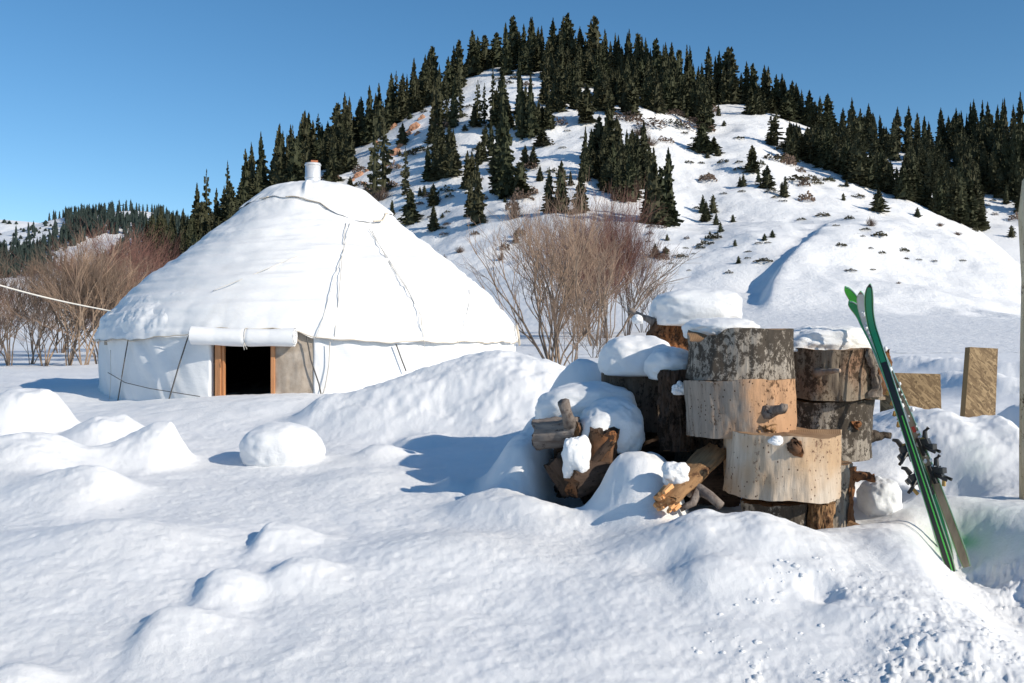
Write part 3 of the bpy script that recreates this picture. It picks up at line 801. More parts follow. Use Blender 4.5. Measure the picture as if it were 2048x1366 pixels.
def endgrain_mat(name, c1, c2):
    m, nt, b = new_mat(name); co = coords(nt); b.inputs['Roughness'].default_value = 0.9
    w = nt.nodes.new('ShaderNodeTexWave'); w.wave_type = 'RINGS'; w.rings_direction = 'Z'; w.inputs['Scale'].default_value = 30; w.inputs['Distortion'].default_value = 2.5; w.inputs['Detail'].default_value = 3
    nt.links.new(co, w.inputs[0]); r = ramp(nt, w.outputs[1], [(0.2, c2), (0.8, c1)])
    n = noise_n(nt, co, 4, 4, 0.6); r2 = ramp(nt, n, [(0.35, (0.55, 0.5, 0.45)), (0.65, (1, 1, 1))])
    nt.links.new(mix(nt, 1.0, r.outputs[0], r2.outputs[0], 'MULTIPLY'), b.inputs['Base Color'])
    return m
M['endgrain'] = endgrain_mat('sawn_end_grain', (0.42, 0.27, 0.15), (0.30, 0.18, 0.095))

LG = 'log rounds piled in the firewood stack'
def log_round(cx, ytop, ybot, d, wpx, mat, label, tilt=(0, 0), seed=0, cracks=(), taper=0.0, chips=(), rough=0.022, name='log_round', group=LG, waist=0.03, topmat='endgrain', zrot=0.0):
    R = wpx / 2 * d / F; H = (ybot - ytop) * d / F
    top = PT(cx, ytop, d); bot = PT(cx, ybot, d)
    dc = d + R                                     # axis depth, so that the front face is at depth d
    cx3 = (cx - CX) / F * (d + R * 0.25)
    # keep apparent width: silhouettes sit near the axis depth
    R = R * (1 + 0.5 * R / d)
    loc = Vector((cx3 * (dc / (d + R * 0.25)), dc, (top.z + bot.z) / 2))
    e = empty(name, loc, label, 'log', group, rot=(math.radians(tilt[0]), math.radians(tilt[1]), zrot))
    n, nz = 200, 26
    th = np.linspace(0, 2 * math.pi, n + 1)[:-1]; t = np.linspace(0, 1, nz)
    TH, T = np.meshgrid(th, t)
    cxn, sxn = np.cos(TH), np.sin(TH)
    rr = R * (1 + 0.055 * vnoise(cxn * 1.4 + seed * 3.1, sxn * 1.4 + 7, T * 0.4 + seed, seed) + 0.012 * vnoise(cxn * 4 + seed, sxn * 4, T * 1.0, seed + 3))
    rr = rr * (1 + taper * (0.5 - T)) * (1 - waist * np.sin(T * math.pi))
    rr = rr + rough * fbm(cxn * 5 + seed * 2.2, sxn * 5 + 3.3, T * 1.6 * H / R, 3, seed + 5) * 0.5
    for (deg, wdt, dep) in cracks:
        a = math.radians(deg); dd = np.abs((TH - a + math.pi) % (2 * math.pi) - math.pi) + 0.006 * np.sin(T * 9 + deg)
        rr = rr - dep * np.exp(-(dd / wdt) ** 2)
    zz = (T - 0.5) * H + (0.010 * vnoise(cxn * 2 + seed, sxn * 2 + 5, seed=seed + 9) + 0.0025 * vnoise(cxn * 9 + seed, sxn * 9 + 5, seed=seed + 10)) * (np.abs(T - .5) > .499)
    for (deg, wdt, dep) in chips:                  # bites out of the upper edge
        a = math.radians(deg); dd = np.abs((TH - a + math.pi) % (2 * math.pi) - math.pi)
        zz = zz - dep * np.exp(-(dd / wdt) ** 4) * sstep(0.55, 1.0, T)
    X, Y = rr * np.cos(TH), rr * np.sin(TH)
    v = np.stack([X.ravel(), Y.ravel(), zz.ravel()], 1)
    mobj('log_side', mesh_np('log_side', v, gridq(nz, n, True), M[mat]), e)
    for k, nm in ((nz - 1, 'cut_face'), (0, 'cut_face')):
        rings = []
        for f in (0.999, 0.96, 0.7, 0.35):
            rings.append(np.stack([X[k] * f, Y[k] * f, zz[k] * (0.5 + 0.5 * f) + (H / 2 if k else -H / 2) * (0.5 - 0.5 * f) + 0.003 * vnoise(X[k] * f * 20, Y[k] * f * 20, seed=seed)], 1))
        vv = np.concatenate(rings + [np.array([[0, 0, H / 2 if k else -H / 2]])])
        qq = gridq(4, n, True); c = len(vv) - 1
        tt = np.array([[3 * n + i, 3 * n + (i + 1) % n, c] for i in range(n)])
        mobj(nm, mesh_np(nm, vv, qq, M[topmat], True, tt), e)
    e['_R'] = R; e['_H'] = H
    return e
def stub(e, deg, z, length, r0, r1, mat='bark_grey', rise=0.2, sideways=0.0, name='branch_stub', seed=0):
    R = e['_R']; a = math.radians(deg); dirv = Vector((math.cos(a + sideways), math.sin(a + sideways), rise)).normalized()
    p0 = Vector((math.cos(a) * R * 0.93, math.sin(a) * R * 0.93, z))
    rnd = random.Random(seed + int(deg)); pts = []; rad = []
    k = 7
    for i in range(k + 1):
        t = i / k
        pts.append(p0 + dirv * (length * t + R * 0.0) + Vector((rnd.uniform(-1, 1), rnd.uniform(-1, 1), rnd.uniform(-1, 1))) * r1 * 0.25)
        rad.append((r0 * (1 - t) ** 2 + r1 * (1 - (1 - t) ** 2)) * rnd.uniform(0.88, 1.1) * (1.35 if i == 0 else 1))
    m = MB(); m.tube(pts, rad, 9); o = m.build(name, M[mat], e, True)
    return o
def bark_patch(e, deg0, deg1, z0, z1, thick, seed, mat='bark', name='bark_strip'):
    R = e['_R']; n1, n2 = 26, 26
    A, Zg = np.meshgrid(np.linspace(0, 1, n1), np.linspace(0, 1, n2))
    wob0 = deg0 + 5 * fbm(Zg * 4, Zg * 0 + seed, seed=seed, octv=3); wob1 = deg1 + 5 * fbm(Zg * 4, Zg * 0 + seed + 9, seed=seed + 1, octv=3)
    a = np.radians(wob0 + (wob1 - wob0) * A); z = z0 + (z1 - z0) * Zg
    edge = np.minimum(np.minimum(A, 1 - A) * 9, 1) 
    r = R * 0.99 + thick * edge * (0.7 + 0.6 * fbm(A * 5 + seed, z * 14, seed=seed + 2, octv=4))
    v = np.stack([(r * np.cos(a)).ravel(), (r * np.sin(a)).ravel(), z.ravel()], 1)
    return mobj(name, mesh_np(name, v, gridq(n2, n1), M[mat]), e)

# (angles: -90 faces the camera, 0 to the right)
lc = log_round(1561, 872, 1002, 5.55, 232, 'wood_cream', 'pale cream barkless log round with a big snowy knot, lowest in the front stack', (0.8, 1.6), 3, cracks=[(-160, .01, .01), (-75, .008, .009), (-118, .008, .008), (-52, .009, .012), (-96, .006, .006)], taper=0.02, waist=0.015, chips=[(-8, .22, -0.03)])
kn = stub(lc, -93, lc['_H'] * 0.33, 0.035, 0.055, 0.042, 'bark', 0.1, name='knot')
lb = log_round(1480, 762, 878, 5.75, 222, 'wood_orange', 'log round grey on the left and orange on the right, middle of the front stack', (-1.0, -2.4), 7, cracks=[(-130, .008, .007), (-150, .008, .006)], taper=-0.02, waist=0.015)
stub(lb, -72, -0.03, 0.13, 0.045, 0.028, 'bark_grey', 0.25, 0.35)
for k, (dg, zz) in enumerate(((-78, -.115), (-70, -.12), (-86, -.125))):
    stub(lb, dg, zz, 0.02, 0.035, 0.02, 'split_wood', -0.1, name='splinter', seed=k)
la = log_round(1478, 656, 762, 5.80, 220, 'wood_lichen', 'mottled grey log round with dark lichen and one long crack, top of the front stack', (0.5, 0.6), 12, cracks=[(-62, .010, .022), (-92, .007, .008), (-118, .007, .008)], taper=0.03, chips=[(-135, .28, 0.045), (-160, .3, 0.05), (-180, .5, 0.03)])
ld = log_round(1655, 698, 800, 6.25, 222, 'wood_brown', 'brown log round with peeling bark, top of the right-hand stack', (0, 1.2), 15, cracks=[(-95, .010, .02), (-80, .008, .008), (-112, .007, .008)], taper=0.02)
bark_patch(ld, -63, -48, -0.14, 0.165, 0.03, 4, 'bark_grey'); bark_patch(ld, -44, -18, -0.13, 0.165, 0.035, 6, 'bark')
stub(ld, -118, 0.005, 0.20, 0.03, 0.014, 'wood_orange', 0.12, 0.9)
stub(ld, -22, -0.09, 0.07, 0.035, 0.025, 'bark', -0.1)
le = log_round(1648, 803, 925, 6.30, 190, 'wood_lichen', 'grey lichen-spotted log round, middle of the right-hand stack', (0, -0.8), 18, cracks=[(-100, .010, .02), (-60, .007, .008)], taper=-0.03, waist=0.03)
stub(le, -12, -0.05, 0.13, 0.05, 0.022, 'wood_dark', 0.04)
stub(le, -66, 0.04, 0.04, 0.035, 0.018, 'bark', 0.2)
lf = log_round(1642, 930, 1075, 6.02, 118, 'wood_grey', 'narrow upright grey log with a strip of bark, foot of the right-hand stack', (0, 1.0), 22, cracks=[(-80, .02, .014), (-110, .015, .01)], rough=0.02)
bark_patch(lf, -45, -18, -0.2, 0.2, 0.02, 9, 'bark')
stub(lf, -20, 0.14, 0.15, 0.035, 0.028, 'bark', 0.0)
log_round(1548, 1012, 1090, 5.70, 132, 'wood_lichen', 'log round mostly buried in snow under the pale cream one', (0, 0), 25, cracks=[(-70, .02, .01)])
log_round(1640, 1008, 1090, 5.72, 52, 'split_wood', 'thin split billet wedged upright beside the buried round', (0, 3), 26, rough=0.02)
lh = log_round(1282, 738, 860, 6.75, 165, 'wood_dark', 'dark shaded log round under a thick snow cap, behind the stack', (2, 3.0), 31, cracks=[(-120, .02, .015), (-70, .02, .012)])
li = log_round(1352, 742, 905, 6.25, 60, 'bark_dark', 'slim upright log with rough dark bark and snow specks, left of the front stack', (0, -1.5), 35, rough=0.05)
lj = log_round(1340, 632, 700, 7.1, 78, 'bark', 'rust-brown stump piece under the topmost snow block', (6, 12), 38, rough=0.05, taper=0.25)
stub(lj, 184, 0.05, 0.21, 0.028, 0.018, 'bark_grey', 0.30)

def lying_log(p0, p1, r, mat, label, name='lying_log', group='rough logs lying in the snow pit', seed=0, endm='split_wood', r1=None, flatten=1.0):
    p0, p1 = Vector(p0), Vector(p1); ax = p1 - p0; L = ax.length; r1 = r1 or r
    e = empty(name, p0, label, 'log', group); e.rotation_mode = 'QUATERNION'; e.rotation_quaternion = ax.to_track_quat('Z', 'Y')
    n, nz = 48, 26; TH, T = np.meshgrid(np.linspace(0, 2 * math.pi, n + 1)[:-1], np.linspace(0, 1, nz))
    c, s = np.cos(TH), np.sin(TH)
    rr = (r + (r1 - r) * T) * (1 + 0.10 * fbm(c * 2 + seed, s * 2, T * L / r * 0.7, 4, seed) + 0.04 * fbm(c * 8 + seed, s * 8, T * L / r * 3, 3, seed + 2))
    zz = T * L + 0.02 * vnoise(c * 3, s * 3, seed=seed) * (np.abs(T - .5) > .49)
    X, Y = rr * c, rr * s * flatten
    if flatten < 1: zz = zz + 0.05 * T * vnoise(X * 45, Y * 20, seed=seed + 8)
    v = np.stack([X.ravel(), Y.ravel(), zz.ravel()], 1)
    mobj('log_side', mesh_np('log_side', v, gridq(nz, n, True), M[mat]), e)
    for k in (0, nz - 1):
        vv = np.concatenate([np.stack([X[k] * f, Y[k] * f, zz[k] + 0.012 * vnoise(X[k] * f * 40, Y[k] * f * 40, seed=seed + 4)], 1) for f in (.999, .6)] + [np.array([[0, 0, k and L or 0.0]])])
        tt = np.array([[n + i, n + (i + 1) % n, 2 * n] for i in range(n)])
        mobj('cut_face', mesh_np('cut_face', vv, gridq(2, n, True), M[endm], True, tt), e)
    e['_R'] = r; e['_H'] = L
    return e
k1 = lying_log(PT(1074, 868, 6.42), PT(1156, 862, 6.34), 0.098, 'bark_grey', 'grey scaly-barked log end with a broken stub, left in the snow pit', seed=3, endm='bark_grey')
m = MB(); p = PT(1140, 850, 6.28); m.tube([p, PT(1133, 825, 6.22), PT(1127, 804, 6.18)], [0.045, 0.036, 0.04], 8); o = m.build('broken_stub', M['bark_grey'], smooth=True); o.parent = k1; bpy.context.view_layer.update(); o.matrix_parent_inverse = k1.matrix_world.inverted()
lying_log(PT(1140, 865, 6.3), PT(1200, 885, 6.5), 0.075, 'bark', 'split orange-brown piece between the pit logs', seed=5)
lying_log(PT(1210, 858, 6.22), PT(1198, 960, 6.28), 0.092, 'bark', 'brown upright chunk under the right lobe of pit snow', seed=7, endm='bark_dark')
lying_log(PT(1222, 880, 6.15), PT(1155, 965, 6.18), 0.030, 'bark_dark', 'thin bent branch crossing the pit diagonally', name='branch', seed=8, r1=0.022)
lying_log(PT(1185, 905, 6.55), PT(1130, 900, 6.7), 0.10, 'bark_dark', 'dark filler log added to blacken the back of the snow pit', seed=19, endm='bark_dark')  # added with the next log to darken the pit where shade falls
lying_log(PT(1190, 990, 6.3), PT(1150, 930, 6.5), 0.09, 'bark_dark', 'dark filler log added to blacken the very bottom of the pit', seed=20, endm='bark_dark')
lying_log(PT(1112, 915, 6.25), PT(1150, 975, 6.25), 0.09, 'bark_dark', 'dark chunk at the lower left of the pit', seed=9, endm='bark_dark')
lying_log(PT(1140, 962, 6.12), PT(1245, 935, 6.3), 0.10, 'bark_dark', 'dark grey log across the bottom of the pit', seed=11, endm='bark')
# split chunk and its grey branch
lying_log(PT(1115, 885, 6.75), PT(1275, 890, 6.75), 0.15, 'bark_dark', 'thick dark filler log added to blacken the pit behind its other logs', seed=41, endm='bark_dark')  # added, like the next log, so the pit reads dark between its pieces
lying_log(PT(1112, 955, 6.5), PT(1245, 950, 6.55), 0.12, 'bark_dark', 'thick dark filler log added to darken the pit under its other logs', seed=42, endm='bark_dark')
lying_log(PT(1372, 962, 6.25), PT(1470, 965, 6.3), 0.14, 'bark_dark', 'dark filler log added to shade the gap between split orange log and cream round', seed=43, endm='bark_dark', group='filler logs darkening the shaded gaps of the stack')  # this and the next two logs are added to black out shaded gaps
lying_log(PT(1215, 880, 7.15), PT(1365, 885, 6.95), 0.17, 'bark_dark', 'dark filler log added to darken the gap deep under the shaded round', seed=44, endm='bark_dark', group='filler logs darkening the shaded gaps of the stack')
lying_log(PT(1310, 960, 6.75), PT(1400, 970, 6.6), 0.14, 'bark_dark', 'dark filler log added to darken the gap under the slim upright one', seed=45, endm='bark_dark', group='filler logs darkening the shaded gaps of the stack')
log_round(1408, 868, 965, 6.45, 120, 'wood_dark', 'dark filler log added low behind the front stack to darken its gap', (0, 0), 47)  # extra round added to fill a shaded gap
sc_ = lying_log(PT(1332, 1000, 5.55), PT(1428, 905, 6.0), 0.075, 'split_wood', 'split log with torn orange end leaning out of the snow', name='split_log', group=None, seed=14, endm='fresh_cut', r1=0.10, flatten=0.5)
m = MB()
rs = random.Random(4)
for k in range(16):
    a = rs.uniform(0, 6.28); r = rs.uniform(0.02, 0.085); m.tube([Vector((math.cos(a) * r, math.sin(a) * r, 0.04)), Vector((math.cos(a) * r * 1.05, math.sin(a) * r * 1.05, rs.uniform(-0.05, -0.01)))], [0.02, 0.012], 5)
o = m.build('torn_end', M['fresh_cut'], sc_)
g = MB(); g.tube([PT(1378, 985, 5.72), PT(1398, 978, 5.66), PT(1420, 992, 5.6), PT(1442, 1012, 5.55)], [0.03, 0.034, 0.028, 0.026], 9); g.tube([PT(1398, 978, 5.66), PT(1386, 1006, 5.6), PT(1360, 1018, 5.6)], [0.03, 0.022, 0.018], 8)
o = g.build('forked_branch', M['bark_grey'], smooth=True); tag(o, 'grey forked branch lying under the split orange log', 'branch')
g = MB(); g.tube([PT(1698, 1050, 5.9), PT(1722, 1058, 5.85), PT(1745, 1070, 5.8)], [0.03, 0.022, 0.008], 7); o = g.build('wood_splinter', M['split_wood']); tag(o, 'torn wood splinter lying at the foot of the upright grey log', 'splinter')

# ------------------------------------------------------------------ snow caps and snow lumps
def lump(name, c, r, label, seed, power=2.6, n=0.10, flat=0.25, rough=0.0018, rot=0.0, fine=0.0, cat='snow', mat='snow_cap'):
    c = Vector(c); nu, nv = 96, 64
    U, Vv = np.meshgrid(np.linspace(0, 2 * math.pi, nu + 1)[:-1], np.linspace(0.0001, math.pi - 0.0001, nv))
    sp = lambda a, p: np.sign(a) * np.abs(a) ** (2 / p)
    x = sp(np.sin(Vv), power) * sp(np.cos(U), power); y = sp(np.sin(Vv), power) * sp(np.sin(U), power); z = sp(np.cos(Vv), power)
    k = 1 + n * fbm(x * 1.3 + seed, y * 1.3, z * 1.3 + seed, 3, seed) + rough * 10 * fbm(x * 5 + seed, y * 5, z * 5, 3, seed + 3)
    if fine: k = k + fine * np.abs(fbm(x * 11 + seed, y * 11, z * 11, 3, seed + 5))
    x, y, z = x * k, y * k, z * k
    z = np.where(z < -flat, -flat + (z + flat) * 0.15, z)
    X, Y, Z = x * r[0], y * r[1], z * r[2]
    if rot: X, Y = X * math.cos(rot) - Y * math.sin(rot), X * math.sin(rot) + Y * math.cos(rot)
    v = np.stack([X.ravel(), Y.ravel(), Z.ravel()], 1)
    o = mobj(name, mesh_np(name, v, gridq(nv, nu, True), M[mat]), None, c)
    return tag(o, label, cat)
def cap_part(parent, name, c, r, seed, **kw):
    o = lump(name, c, r, None, seed, **kw); del o['category']
    bpy.context.view_layer.update(); o.parent = parent; o.matrix_parent_inverse = parent.matrix_world.inverted(); return o
def px_lump(name, x0, x1, y0, y1, d, ry, label, seed, **kw):
    c = PT((x0 + x1) / 2, (y0 + y1) / 2, d); return lump(name, c, ((x1 - x0) / 2 * d / F, ry, (y1 - y0) / 2 * d / F), label, seed, **kw)
cp = px_lump('snow_pillow', 1304, 1482, 580, 668, 7.25, 0.30, 'thick squared snow block crowning the pile, topmost of all', 2, power=3.2, n=0.07, flat=0.6)
cp = px_lump('snow_pillow', 1366, 1512, 636, 690, 6.35, 0.30, 'low snow layer behind the top of the lichen-spotted front log', 5, power=2.6, flat=0.5)
cp = px_lump('snow_pillow', 1550, 1742, 652, 742, 6.62, 0.26, 'lumpy broken snow heap on the brown right-hand log', 9, power=2.4, n=0.10, flat=0.12, rough=0.005, fine=0.03)
cp = px_lump('snow_pillow', 1198, 1345, 668, 775, 6.98, 0.30, 'smooth pillow of snow on the dark shaded log', 13, power=2.5, n=0.08, flat=0.5)
px_lump('snow_pillow', 1292, 1392, 692, 775, 6.55, 0.22, 'smaller snow lobe bulging above the slim upright log', 14, power=2.3, n=0.1, flat=0.6)
px_lump('snow_pillow', 1158, 1284, 800, 925, 6.42, 0.22, 'rounded snow lobe on the right side of the log pit', 17, power=2.4, n=0.12, flat=0.6)
px_lump('snow_pillow', 1070, 1272, 768, 868, 6.75, 0.28, 'broad snow cap over the back of the log pit', 19, power=2.3, n=0.10, flat=0.7)
px_lump('snow_pillow', 1124, 1180, 872, 960, 6.13, 0.08, 'small upright snow clump between the pit logs', 23, power=2.2, n=0.22, flat=0.9, rough=0.001)
px_lump('snow_clump', 1325, 1378, 925, 975, 5.68, 0.07, 'small snow clump stuck on the split orange log', 29, power=2.2, n=0.22, flat=0.8, rough=0.001)
px_lump('snow_clump', 1262, 1286, 628, 650, 7.08, 0.05, 'snow knob on the end of the topmost branch', 33, power=2, n=0.15, flat=0.8)
px_lump('snow_clump', 1345, 1372, 765, 792, 6.22, 0.03, 'snow patch clinging to the slim bark-covered log', 35, power=2, n=0.3, flat=0.8, rough=0.012)
o = px_lump('knot_snow', 1538, 1566, 872, 892, 5.50, 0.03, None, 31, power=2, n=0.2, flat=.8); del o['category']; bpy.context.view_layer.update(); o.parent = lc; o.matrix_parent_inverse = lc.matrix_world.inverted()
px_lump('snow_boulder', 482, 642, 846, 955, 8.15, 0.33, 'round boulder of snow standing alone on the open ground', 41, power=2.3, n=0.07, flat=0.75)
px_lump('snow_boulder', 1722, 1800, 955, 1050, 6.35, 0.18, 'rounded melted snow lump right of the upright grey log', 43, power=2.2, n=0.12, flat=0.8)

# ------------------------------------------------------------------ skis
M['ski_black'] = plain('black_ski_base', (0.012, 0.013, 0.014), 0.35)
M['ski_green'] = plain('green_ski_sidewall', (0.09, 0.62, 0.08), 0.4)
M['ski_dkgreen'] = plain('dark_green_ski_tip', (0.02, 0.28, 0.12), 0.35)
M['ski_white'] = plain('white_ski_topsheet', (0.70, 0.70, 0.68), 0.4, var=(0.5, 0.48, 0.44), scale=10)
M['ski_wood'] = plain('brown_wood_print_topsheet', (0.20, 0.15, 0.10), 0.5, var=(0.42, 0.34, 0.24), scale=14, mapscale=(1, 1, .25))
M['ski_edge'] = plain('steel_ski_edge', (0.55, 0.55, 0.55), 0.3, 0.9)
M['bind_black'] = plain('black_binding_plastic', (0.015, 0.015, 0.016), 0.45)
M['bind_gold'] = plain('amber_binding_parts', (0.45, 0.28, 0.08), 0.4)
M['red_mark'] = plain('red_print', (0.6, 0.06, 0.04), 0.5)

def ski(tail, mid, shovel, tip, d_tail, d_tip, label, wvec, top_mat, base_mat, side_mat, curl, face=1):
    """ski as a tapered curved strip: wvec is the width direction, curl bends the tip; face=1 shows the base to the camera"""
    ctrl = [PT(*tail, d_tail), PT(*mid, (d_tail + d_tip) / 2), PT(*shovel, d_tip), PT(*tip, d_tip - 0.02)]
    pts = []
    n = 60
    # straight body then a curved tip (quadratic bezier from shovel to tip)
    for i in range(44):
        t = i / 43; pts.append(ctrl[0].lerp(ctrl[2], t) + (ctrl[1] - ctrl[0].lerp(ctrl[2], .5)) * (4 * t * (1 - t)))
    d = (ctrl[2] - ctrl[0]).normalized(); cpt = ctrl[2] + d * ((ctrl[3] - ctrl[2]).length * 0.5)
    for i in range(1, 17):
        t = i / 16; pts.append(ctrl[2] * (1 - t) ** 2 + cpt * (2 * t * (1 - t)) + ctrl[3] * t * t)
    e = empty('ski', ctrl[0], label, 'ski', 'skis leaning on the firewood stack')
    N_ = len(pts); w = Vector(wvec).normalized()
    W = []
    for i in range(N_):
        t = i / (N_ - 1)
        ww = 0.029 - 0.006 * math.sin(t * math.pi) ** 1.0
        if t < 0.03: ww *= 0.75 + 8 * t
        if t > 0.90: ww *= math.sqrt(max(0.02, 1 - ((t - 0.90) / 0.10) ** 2))
        W.append(ww)
    def strip(o0, o1, w0, w1, name, mat, parent=e):
        m = MB(); vs = []
        for i, p in enumerate(pts):
            tdir = (pts[min(i + 1, N_ - 1)] - pts[max(i - 1, 0)]).normalized()
            ws = (w - tdir * w.dot(tdir)).normalized(); nn = ws.cross(tdir).normalized()
            if nn.y > 0: nn = -nn
            q = p - ctrl[0]
            vs += [q + ws * (W[i] * w0) + nn * o0, q + ws * (W[i] * w1) + nn * o0, q + ws * (W[i] * w1) + nn * o1, q + ws * (W[i] * w0) + nn * o1]
        fs = []
        for i in range(N_ - 1):
            for k in range(4): fs.append((i * 4 + k, i * 4 + (k + 1) % 4, i * 4 + 4 + (k + 1) % 4, i * 4 + 4 + k))
        fs.append((3, 2, 1, 0)); fs.append(tuple((N_ - 1) * 4 + k for k in range(4)))
        m.add(vs, fs); return m.build(name, mat, parent)
    strip(-0.006, 0.004, -1, 1, 'ski_core', M[side_mat])
    strip(0.004, 0.0065, -0.80, 0.80, 'ski_base' if face == 1 else 'topsheet', M[base_mat if face == 1 else top_mat])
    strip(-0.0085, -0.006, -0.80, 0.80, 'topsheet' if face == 1 else 'ski_base', M[top_mat if face == 1 else base_mat])
    strip(-0.002, 0.0072, -1.03, -0.94, 'steel_edge', M['ski_edge']); strip(-0.002, 0.0072, 0.94, 1.03, 'steel_edge', M['ski_edge'])
    e['_d'] = tuple(d)
    return e, pts, W, w
def binding(e, c, dirv, out, side, seed):
    """alpine binding: toe piece and heel piece built of housings, wings, springs and brake arms"""
    rs = random.Random(seed); dirv = Vector(dirv).normalized(); out = Vector(out).normalized(); lat = dirv.cross(out).normalized()
    R3 = Matrix((lat, dirv, out)).transposed(); o0 = Vector(c) - e.location
    b = empty('binding', (0, 0, 0), None, None) if False else None
    h = None
    for off, nm in ((0.085, 'binding'), (-0.085, 'heel_piece')):
        m = MB(); q = o0 + dirv * off
        m.box(q + out * 0.012, (0.070, 0.11, 0.020), R3)
        m.box(q + out * 0.040 + dirv * 0.01, (0.055, 0.065, 0.045), R3)
        m.box(q + out * 0.070 - dirv * math.copysign(0.012, off), (0.075, 0.035, 0.022), R3 @ Matrix.Rotation(0.35, 3, 'X'))
        m.tube([q + out * 0.045 + dirv * 0.045, q + out * 0.060 + dirv * 0.085, q + out * 0.085 + dirv * 0.10], [0.017, 0.014, 0.009], 8)
        for sg in (-1, 1): m.tube([q + lat * (0.030 * sg) + out * 0.03, q + lat * (0.048 * sg) + out * 0.06 - dirv * 0.03, q + lat * (0.040 * sg) + out * 0.085 - dirv * 0.05], [0.010, 0.009, 0.011], 6)
        ob = m.build(nm, M['bind_black'], h or e, bevel=0.004); h = h or ob
    for sg in (-1, 1):
        m = MB(); p0 = o0 - dirv * 0.08 + lat * (0.036 * sg) + out * 0.01; m.tube([p0, p0 - dirv * 0.05 - out * 0.02, p0 - dirv * 0.085 - out * 0.035], 0.005, 6); m.box(p0 - dirv * 0.09 - out * 0.038, (0.014, 0.05, 0.020), R3)
        m.build('brake_arm', M['bind_black'], h)
    m = MB(); m.box(o0 + dirv * 0.125 + out * 0.035, (0.03, 0.03, 0.03), R3); m.build('amber_lever', M['bind_gold'], h, bevel=0.003)
    m = MB(); m.box(o0 - dirv * 0.14 + out * 0.05, (0.02, 0.05, 0.018), R3 @ Matrix.Rotation(0.4, 3, 'X')); m.build('amber_lever', M['bind_gold'], h, bevel=0.003)
WV1 = (0.80, -0.55, 0.24); WV2 = (0.74, -0.62, 0.26)
sC, pC, _, _ = ski((1886, 1098), (1810, 850), (1728, 640), (1690, 574), 5.85, 6.30, 'bright green ski, rearmost, its pale green tip bending farthest left', WV1, 'ski_green', 'ski_green', 'ski_green', 0)
sD, pD, _, _ = ski((1900, 1120), (1817, 850), (1727, 645), (1698, 603), 5.75, 6.22, 'dark ski with teal-green tip bending left, white snow-dusted edge', WV1, 'ski_black', 'ski_dkgreen', 'ski_green', 0)
sB, pB, WB, wB = ski((1934, 1134), (1833, 870), (1737, 655), (1721, 583), 5.68, 6.12, 'white-tipped ski with brown wood-pattern topsheet and snow stuck on it', WV2, 'ski_wood', 'ski_wood', 'ski_green', 0, face=0)
sA, pA, WA, wA = ski((1904, 1144), (1815, 870), (1748, 665), (1740, 568), 5.60, 6.02, 'black-based ski with bright green sidewall, its tip the tallest of the four', WV1, 'ski_wood', 'ski_black', 'ski_green', 0)
# green stripe along the front ski's base, white tip area and snow on the wood-pattern ski
def along(pts, W, w, i0, i1, side, half, off, name, mat, parent, label=None):
    m = MB(); vs = []
    o0 = parent.location
    for i in range(i0, i1):
        p = pts[i]; tdir = (pts[min(i + 1, len(pts) - 1)] - pts[max(i - 1, 0)]).normalized(); ws = (w - tdir * w.dot(tdir)).normalized(); nn = ws.cross(tdir).normalized()
        if nn.y > 0: nn = -nn
        for s2 in (side - half, side + half): vs.append(p - o0 + ws * (W[i] * s2) + nn * off)
        for s2 in (side + half, side - half): vs.append(p - o0 + ws * (W[i] * s2) + nn * (off - 0.002))
    k = i1 - i0; fs = []
    for i in range(k - 1):
        for q in range(4): fs.append((i * 4 + q, i * 4 + (q + 1) % 4, i * 4 + 4 + (q + 1) % 4, i * 4 + 4 + q))
    m.add(vs, fs); o = m.build(name, mat, parent)
    if label: o['label'] = label
    return o
along(pA, WA, wA, 0, 26, 0.25, 0.14, 0.0085, 'green_stripe', M['ski_green'], sA)
along(pA, WA, wA, 36, 59, 0.0, 0.62, 0.0085, 'tip_panel', M['ski_dkgreen'], sA)
along(pB, WB, wB, 34, 59, 0.0, 0.86, 0.0085, 'white_tip_panel', M['ski_white'], sB)
along(pB, WB, wB, 22, 24, 0.0, 0.4, 0.0087, 'red_mark', M['red_mark'], sB)
along(pB, WB, wB, 24, 34, -0.35, 0.30, 0.0086, 'pale_stripe', M['ski_white'], sB)
rs = random.Random(8); m = MB()
for k in range(46):
    i = rs.randrange(16, 52); p = pB[i] - sB.location + wB * rs.uniform(-0.03, 0.035) + Vector((0, -0.016, 0)); r = rs.uniform(0.004, 0.015)
    m.tube([p - Vector((0, 0, r)), p, p + Vector((0, 0, r * 1.2))], [r * .5, r, r * .45], 6)
m.build('stuck_snow', M['snow_cap'], sB, True)['kind'] = 'stuff'
m = MB()
for k in range(16):
    i = rs.randrange(12, 30); p = pD[i] - sD.location - wB * rs.uniform(0.035, 0.055); r = rs.uniform(0.006, 0.015); m.tube([p - Vector((0, 0, r)), p + Vector((rs.uniform(-.01, .01), -0.01, r))], [r, r * .6], 5)
m.build('mud_flecks', M['bind_gold'], sD)['kind'] = 'stuff'
dA = (pA[30] - pA[10]).normalized()
binding(sA, PT(1832, 930, 5.84), dA, (-0.85, 0.15, -0.35), -1, 1)
dB = (pB[30] - pB[10]).normalized()
binding(sB, PT(1852, 922, 5.85), dB, (0.72, -0.60, 0.28), 1, 2)

